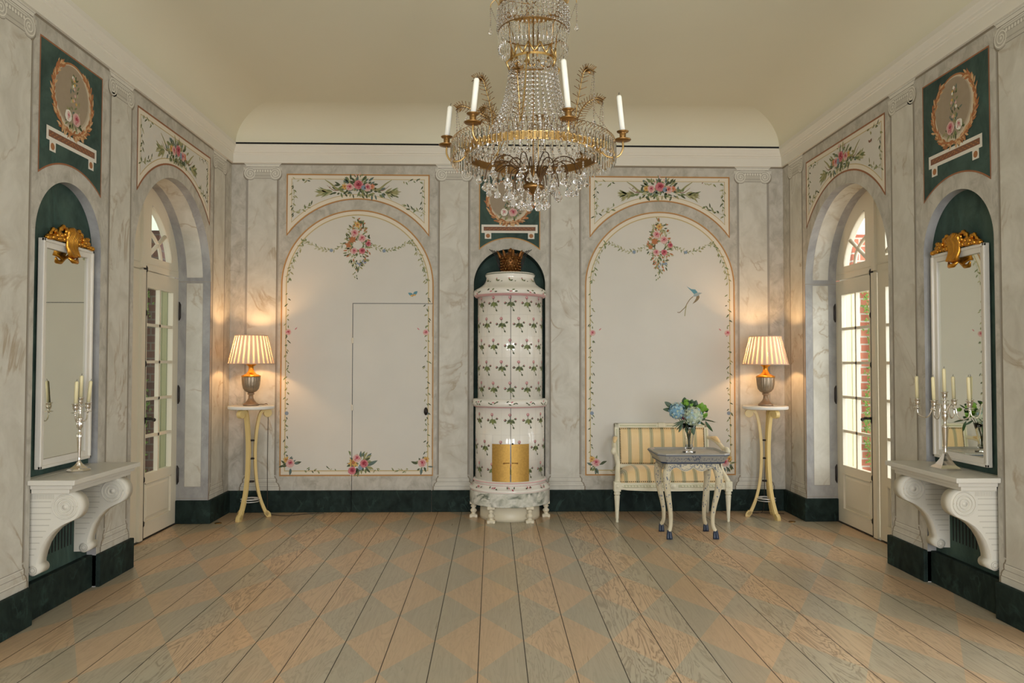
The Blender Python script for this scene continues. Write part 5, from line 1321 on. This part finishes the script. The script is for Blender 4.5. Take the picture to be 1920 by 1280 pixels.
sprig_obj('leafy_stem', 'dark pointed leaf rising behind the bouquet, right of its top', 'leaves', [((1.575, -1.03, 1.06), (.15, 0, 1), .085, .022, .0, F_), ((1.525, -1.02, 1.105), (1, 0, .45), .075, .010, .4, F_), ((1.55, -1.03, 1.07), (.5, 0, .8), .06, .014, .0, F_)], (1.56, -1.03, 1.05), 'leaf_deep')
sprig_obj('leafy_stem', 'long narrow drooping leaves at the far right of the bouquet', 'leaves', [((1.60, -1.05, .985), (1, 0, -.05), .17, .006, .15, (0, 0, 1)), ((1.64, -1.05, .975), (1, 0, -.15), .11, .014, .05, (0, -.4, 1)), ((1.655, -1.07, .965), (.55, 0, -1), .11, .013, -.35, (0, -1, .3)), ((1.60, -1.05, .99), (1, 0, .15), .12, .004, .1, (0, 0, 1)), ((1.59, -1.06, .97), (.8, 0, -.5), .075, .010, .1, F_)], (1.60, -1.05, .985), 'leaf_deep')
sprig_obj('leafy_stem', 'thin dark leaves drooping below the blue hydrangea over the vase rim', 'leaves', [((1.47, -1.09, .975), (-1, 0, d_), L_, .006, .1, F_) for d_, L_ in ((-.35, .10), (-.8, .10), (-.55, .12), (-1.3, .11))]+[((1.45, -1.10, .94), (-.5, 0, -1), .075, .011, 0, F_), ((1.50, -1.10, .96), (-.2, -.1, -1), .09, .020, 0, F_), ((1.53, -1.11, .95), (.1, -.1, -1), .10, .02, 0, F_)], (1.47, -1.09, .97), 'leaf_deep')
t = thing('burgundy_flower', 'small dark burgundy flower between the two hydrangea heads', 'flower', (vx, vy, vz+.04)); b = MB(); b.ball((-.045, -.04, .275), (.03, .03, .036), 'burgundy', 12, 8)
for i in range(50):
    a = r4.uniform(0, 6.28); z = r4.uniform(-1, 1); q = math.sqrt(1-z*z); floret(b, (-.045+.03*q*cos(a), -.04+.03*q*sin(a), .275+.036*z), (q*cos(a), q*sin(a), z), .012, 'burgundy')
b.build('flower_head', t); b = MB(); stemtube(b, (0, 0, 0), (-.01, 0, .14), (-.045, -.04, .26)); b.build('stem', t)
# ------------------------------------------------------------------ chandelier
cx, cy = .007, -4.32
ch = thing('chandelier', 'large gilt and crystal chandelier with six candles hanging from the ceiling', 'chandelier', (cx, cy, 2.365))
Z = lambda z: z-2.365
def ring(b, r, z, w_, h_, mat, n=64, decor=None):
    b.lathe([(r-w_, z-h_/2), (r, z-h_/2), (r, z+h_/2), (r-w_, z+h_/2)], (0, 0, 0), mat, n, cap=False, smooth=False)
    b.lathe([(r-w_, z+h_/2), (r-w_, z-h_/2)], (0, 0, 0), 'brass_dark', n, cap=False, smooth=False)  # inner face darker: shade inside the ring set as colour
RR = .290; rc = .098
b = MB(); ring(b, RR, Z(2.365), .005, .034, 'brass'); b.lathe([(RR+.002, Z(2.347)), (RR+.004, Z(2.349)), (RR+.002, Z(2.352))], (0, 0, 0), 'brass', 64, cap=False); b.lathe([(RR+.002, Z(2.378)), (RR+.004, Z(2.381)), (RR+.002, Z(2.383))], (0, 0, 0), 'brass', 64, cap=False)
for i in range(30):
    a = 2*PI*i/30; b.tube([(RR*1.005*cos(a), RR*1.005*sin(a), Z(2.352)), (RR*1.012*cos(a+.04), RR*1.012*sin(a+.04), Z(2.365)), (RR*1.005*cos(a), RR*1.005*sin(a), Z(2.378))], .003, 'brass', 4)
for i in range(3): a = 2*PI*i/3+.2; b.tube([(r_*cos(a), r_*sin(a), Z(z)) for r_, z in crom([(RR, 2.375), (RR-.10, 2.46), (rc+.035, 2.60), (rc, 2.775)], 6)], .003, 'brass', 5)
b.build('main_ring', ch)
b = MB(); ring(b, .150, Z(3.02), .004, .028, 'brass', 48); ring(b, .150, Z(2.90), .002, .006, 'brass_dark', 48)
for i in range(2): a = PI*i/2+.3; b.tube([(.15*cos(a), .15*sin(a), Z(3.02)), (-.15*cos(a), -.15*sin(a), Z(3.02))], .002, 'brass_dark', 5)
b.build('upper_ring', ch)
b = MB()      # zigzag crown above the tent of beads
N = 12; rc = .098
for i in range(N):
    a0, a1, am = 2*PI*i/N, 2*PI*(i+1)/N, 2*PI*(i+.5)/N
    for p, q in (((a0, 2.775), (am, 2.82)), ((am, 2.82), (a1, 2.775))): b.tube([(rc*cos(p[0]), rc*sin(p[0]), Z(p[1])), (rc*cos(q[0]), rc*sin(q[0]), Z(q[1]))], .0042, 'brass', 5)
ring(b, rc, Z(2.772), .003, .010, 'brass', 36)
for i in range(6): a = 2*PI*i/6+.3; b.tube([(rc*cos(a), rc*sin(a), Z(2.775)), (rc*1.25*cos(a), rc*1.25*sin(a), Z(2.75)), (rc*1.1*cos(a), rc*1.1*sin(a), Z(2.72))], .005, 'brass', 5); b.tube([(.15*cos(a), .15*sin(a), Z(3.01)), (.11*cos(a), .11*sin(a), Z(2.9)), (rc*cos(a), rc*sin(a), Z(2.78))], .003, 'brass_dark', 5)
b.build('crown', ch)
b = MB(); b.tube([(0, 0, Z(2.16)), (0, 0, Z(3.10))], .0028, 'brass_dark', 8); b.lathe([(.03, Z(3.1)), (.05, Z(3.14)), (.03, Z(3.2)), (.012, Z(3.22)), (.012, Z(3.28))], (0, 0, 0), 'brass', 20)
for i in range(15):
    z = 3.30+i*.034; b.tube([(.010*cos(t_)*(1 if i % 2 else 0), .010*cos(t_)*(0 if i % 2 else 1), Z(z+.02*sin(t_))) for t_ in [2*PI*k/10 for k in range(11)]], .0025, 'brass', 5)
b.lathe([(.0, Z(3.80)), (.02, Z(3.81)), (.06, Z(3.86)), (.07, Z(3.892)), (0, Z(3.892))], (0, 0, 0), 'brass', 24); b.build('chain_and_canopy', ch)
b = MB()      # small basket below with springing wires
b.lathe([(0, Z(2.19)), (.010, Z(2.195)), (.018, Z(2.205)), (.044, Z(2.212)), (.048, Z(2.218)), (.046, Z(2.228)), (.034, Z(2.234)), (.032, Z(2.27)), (.036, Z(2.305)), (.034, Z(2.305)), (.02, Z(2.25))], (0, 0, 0), 'brass_dark', 24)
b.build('lower_basket', ch)
r5 = random.Random(4)
drops = []
for i in range(30):
    a = 2*PI*i/30+r5.uniform(-.06, .06); R_ = (.215, .165, .115)[i % 3]+r5.uniform(-.01, .01); c_, s_ = cos(a), sin(a); zt = (2.335, 2.325, 2.30)[i % 3]; ze = zt-.06-.02*(i % 2)
    b = MB(); b.tube(crom([(.03*c_, .03*s_, Z(2.235)), (.05*c_, .05*s_, Z(2.28)), (R_*.6*c_, R_*.6*s_, Z(zt)), (R_*.92*c_, R_*.92*s_, Z(zt-.02)), (R_*c_, R_*s_, Z(ze))], 5), .0024, 'wire_dark', 5); b.build('wire_spray', ch)
    drops.append((R_*c_, R_*s_, ze))
def bead(b, c_, r_):      # faceted bead
    n = 6; vs = [(c_[0], c_[1], c_[2]-r_)]+[(c_[0]+r_*.9*cos(2*PI*k/n), c_[1]+r_*.9*sin(2*PI*k/n), c_[2]-r_*.35) for k in range(n)]+[(c_[0]+r_*.9*cos(2*PI*(k+.5)/n), c_[1]+r_*.9*sin(2*PI*(k+.5)/n), c_[2]+r_*.35) for k in range(n)]+[(c_[0], c_[1], c_[2]+r_)]
    fs = [(0, 1+(k+1) % n, 1+k) for k in range(n)]+[(13, 7+k, 7+(k+1) % n) for k in range(n)]
    for k in range(n): fs += [(1+k, 1+(k+1) % n, 7+k), (1+(k+1) % n, 7+(k+1) % n, 7+k)]
    b.add(vs, fs, 'crystal')
def drop(b, c_, L, r_):   # faceted pear drop, c_ is its top
    b.lathe([(0, -L), (r_*.75, -L*.86), (r_, -L*.68), (r_*.62, -L*.38), (r_*.22, -L*.1), (0, 0)], c_, 'crystal', 7, smooth=False)
def icicle(b, c_, L, r_):
    b.lathe([(0, 0), (r_*.9, -.006), (r_, -L*.82), (0, -L)], c_, 'crystal', 6, smooth=False)
def string(pts, r_, gap, name='bead_string', last=None):
    b = MB(); acc = 0
    for i in range(len(pts)-1):
        a, c_ = Vector(pts[i]), Vector(pts[i+1]); d = (c_-a).length; t_ = 0
        while acc+(d-t_) >= gap: t_ += gap-acc; acc = 0; bead(b, tuple(a+(c_-a)*(t_/d)), r_)
        acc += d-t_
    b.tube(pts, .0006, 'brass_dark', 3)
    if last: drop(b, tuple(pts[-1]), last[0], last[1])
    return b.build(name, ch)
# outer fringe of long prisms on little hooked wires
NF = 96; RF = .352
for i in range(NF):
    a = 2*PI*i/NF; c_, s_ = cos(a), sin(a); b = MB(); L = .088 if i % 2 else .076
    icicle(b, (RF*c_, RF*s_, Z(2.405)-.006), L, .0058); b.build('prism', ch)
b = MB()
for i in range(NF):
    a = 2*PI*i/NF; c_, s_ = cos(a), sin(a); b.tube([(RR*c_, RR*s_, Z(2.380)), ((RR+.015)*c_, (RR+.015)*s_, Z(2.415)), ((RF-.02)*c_, (RF-.02)*s_, Z(2.428)), (RF*c_, RF*s_, Z(2.415)), (RF*c_, RF*s_, Z(2.400))], .0013, 'brass_dark', 4)
o_ = b.build('prism_hooks', ch); o_['kind'] = 'stuff'
b = MB()
for i in range(52):
    a = 2*PI*i/52; icicle(b, (.149*cos(a), .149*sin(a), Z(2.893)), .085, .0048)
    bead(b, (.149*cos(a), .149*sin(a), Z(2.803)), .003)
for i in range(60): a = 2*PI*i/60; icicle(b, (RR*cos(a), RR*sin(a), Z(2.345)), .055, .0045)
o_ = b.build('prism', ch); o_['kind'] = 'stuff'
# upper drum of bead chains, tent of bead strings
for i in range(42):
    a = 2*PI*i/42; string([(.151*cos(a), .151*sin(a), Z(3.008)), (.152*cos(a), .152*sin(a), Z(2.897))], .0100 if i % 2 else .0088, .0205)
for i in range(34):
    a = 2*PI*i/34; P_ = [(rc, 2.765), (rc+.012, 2.66), (rc+.045, 2.54), (rc+.10, 2.44), (RR-.02, 2.385)]
    string([(r_*cos(a), r_*sin(a), Z(z)) for r_, z in crom(P_, 4)], .0078 if i % 2 else .0090, .0200)
for i in range(30):
    a = 2*PI*i/30; R_ = .27
    b = MB(); b.tube([(R_*cos(a)*1.02, R_*sin(a)*1.02, Z(2.385)), (R_*cos(a)*.97, R_*sin(a)*.97, Z(2.42)), (R_*cos(a+.1), R_*sin(a+.1), Z(2.41))], .0015, 'brass_dark', 4); bead(b, (R_*cos(a), R_*sin(a), Z(2.40)), .009); b.build('bead_spray', ch)
for i, (x, y, z) in enumerate(drops):
    L = .038+.010*(i % 3); b = MB(); bead(b, (x, y, Z(z)-.007), .006); drop(b, (x, y, Z(z)-.012), L, .0155+.002*(i % 2)); b.build('crystal_drop', ch)
for i in range(30):
    a = 2*PI*i/30+.1; R_ = (.235, .20, .06)[i % 3]; z = (2.30, 2.265, 2.20)[i % 3]; b = MB(); x, y = R_*cos(a), R_*sin(a)
    for k in range(3): bead(b, (x, y, Z(z)-.010*k), .005)
    drop(b, (x, y, Z(z)-.03), .044, .0155); b.build('crystal_drop', ch)
b = MB(); drop(b, (0, 0, Z(2.193)), .05, .018); b.build('crystal_drop', ch)
# garlands hanging from the tips of gilt fern sprays
for i, (a_, R_, zt, dz) in enumerate(((184, .33, 2.56, .15), (200, .27, 2.66, .10), (-22, .27, 2.70, .20), (-4, .30, 2.60, .14), (80, .30, 2.62, .16), (140, .30, 2.62, .16), (250, .24, 2.66, .10))):
    a = math.radians(a_); c_, s_ = cos(a), sin(a); b = MB()
    P_ = crom([(.20, 2.39), (.19, 2.50), (.22, zt-.03), (R_-.03, zt+.005), (R_, zt-.005)], 6)
    pts = [(r_*c_, r_*s_, Z(z)) for r_, z in P_]; b.tube(pts, .0022, 'brass', 5)
    for k in range(5, len(pts)-1):
        p = Vector(pts[k]); d = (Vector(pts[k+1])-p).normalized(); sd = d.cross(Vector((-s_, c_, 0))).normalized()
        for q in (-1, 1): L = .035*(1-.5*k/len(pts)); b.tube([p, p+(sd*q+d*.5)*L], .0014, 'brass_dark', 4); b.tube([p, p+(Vector((-s_, c_, 0))*q+d*.5)*L], .0014, 'brass_dark', 4)
    b.build('fern_spray', ch)
    e = pts[-1]
    string([e, (e[0], e[1], e[2]-dz)], .0045, .012, last=(.04, .011)); string(crom([e, ((e[0]*.96), (e[1]*.96), e[2]-dz*.7), (RF*.95*c_, RF*.95*s_, Z(2.43))], 4), .003, .010)
for a_ in (-8, 172, 60, 240):
    a = math.radians(a_); c_, s_ = cos(a), sin(a); b = MB(); b.tube(crom([(.15*c_, .15*s_, Z(3.02)), (.165*c_, .165*s_, Z(3.05)), (.185*c_, .185*s_, Z(3.035)), (.188*c_, .188*s_, Z(3.02))], 5), .002, 'brass', 5); b.build('hook', ch)
    string([(.188*c_, .188*s_, Z(3.02)), (.188*c_, .188*s_, Z(2.93))], .004, .010, last=(.035, .010)); string([(.188*c_, .188*s_, Z(3.02)), (.152*c_, .152*s_, Z(2.93))], .003, .009)
# candle arms and candles
CL = 'white candles on the chandelier'
arms = [(-8, .384, .165, 'white candle on the chandelier, farthest to the right'), (-70, .352, .205, 'tallest white candle on the chandelier, right of its centre'), (-133, .372, .150, 'white candle on the chandelier, second from the left'),
        (173, .379, .145, 'white candle on the chandelier, farthest to the left'), (112, .36, .10, 'short white candle on a rear arm of the chandelier, left of centre'), (48, .372, .10, 'short white candle on a rear arm of the chandelier, right of centre')]
zc = 2.412
for a_, R_, h_, lb in arms:
    a = math.radians(a_); c_, s_ = cos(a), sin(a); b = MB()
    b.tube(crom([(RR*c_, RR*s_, Z(2.372)), ((RR+.03)*c_, (RR+.03)*s_, Z(2.345)), ((R_-.02)*c_, (R_-.02)*s_, Z(2.345)), (R_*c_, R_*s_, Z(2.375)), (R_*c_, R_*s_, Z(zc-.004))], 6), .0042, 'brass', 8); ar = b.build('candle_arm', ch)
    b = MB(); b.lathe([(0, -.004), (.012, -.004), (.033, 0), (.036, .004), (.034, .006), (.012, .004), (.013, .012), (.014, .028), (.012, .032), (.024, .036), (.026, .040), (.013, .040), (.0125, .030), (0, .03)], (R_*c_, R_*s_, Z(zc)), 'brass_dark', 28); b.build('candle_cup', ar)
    tl = .06
    candle('candle', .0112, h_, 'wax_white', lb, (cx+R_*c_, cy+R_*s_, zc+.0315), CL, (-.02*s_*2, -.10*math.copysign(1, c_)))

# ------------------------------------------------------------------ light
wd = bpy.data.worlds.new('world'); SC.world = wd; wd.use_nodes = True
n = wd.node_tree.nodes; bg = n['Background']; bg.inputs[0].default_value = (.95, .98, 1, 1); bg.inputs[1].default_value = 2.2
def area(name, loc, rot, sx_, sy_, e, c_=(1, 1, 1)):
    L = bpy.data.lights.new(name, 'AREA'); L.shape = 'RECTANGLE'; L.size = sx_; L.size_y = sy_; L.energy = e; L.color = c_
    o = bpy.data.objects.new(name, L); C.objects.link(o); o.location = loc; o.rotation_euler = rot; return o
for i, (uc, h) in enumerate(WINS): area('window_daylight', (uc, YR-.35, 1.65), (PI/2, 0, 0), 1.1, 2.6, WINDOW_W*(.55, .9, 1.0)[i], (.965, .97, 1))
area('garden_daylight', (4.6, -2.6, 2.1), (math.radians(72), 0, math.radians(83)), 2.6, 2.6, 60, (1, .98, .93))
area('garden_daylight', (3.75, -4.435, 1.45), (math.radians(80), 0, math.radians(90)), 1.4, 2.4, 65, (.97, .98, 1))
area('garden_daylight', (-3.75, -4.435, 1.45), (math.radians(80), 0, math.radians(-90)), 1.4, 2.4, 6, (.97, .98, 1))
area('garden_daylight', (4.6, -2.2, 6), (math.radians(20), 0, math.radians(38)), 1.6, 1.6, 60, (1, .99, .95))
area('garden_daylight', (-4.6, -2.6, 2.1), (math.radians(72), 0, math.radians(-83)), 2.6, 2.6, 30, (1, .98, .93))
# ------------------------------------------------------------------ camera and colour management
cam = bpy.data.cameras.new('camera'); co = bpy.data.objects.new('camera', cam); C.objects.link(co)
yaw, pitch, roll = .0252, .0277, .0014
f = Vector((sin(yaw)*cos(pitch), cos(yaw)*cos(pitch), sin(pitch))); r = Vector((cos(yaw), -sin(yaw), 0)); u = r.cross(f)
r2 = r*cos(roll)+u*sin(roll); u2 = -r*sin(roll)+u*cos(roll)
M = Matrix((r2, u2, -f)).transposed().to_4x4(); M.translation = (-.1667, -7.62, 1.463)
co.matrix_world = M; cam.sensor_width = 36; cam.lens = 1441/1920*36; cam.clip_start = .05
SC.camera = co
SC.view_settings.view_transform = 'Standard'; SC.view_settings.look = 'None'; SC.view_settings.gamma = 1; SC.view_settings.use_curve_mapping = False
SC.view_settings.exposure = EXPOSURE
SC.cycles.use_denoising = True
SC.cycles.max_bounces = 12; SC.cycles.transmission_bounces = 10; SC.cycles.transparent_max_bounces = 12; SC.cycles.diffuse_bounces = 5; SC.cycles.glossy_bounces = 5
SC.cycles.caustics_reflective = False; SC.cycles.caustics_refractive = False
SC.cycles.sample_clamp_indirect = 6
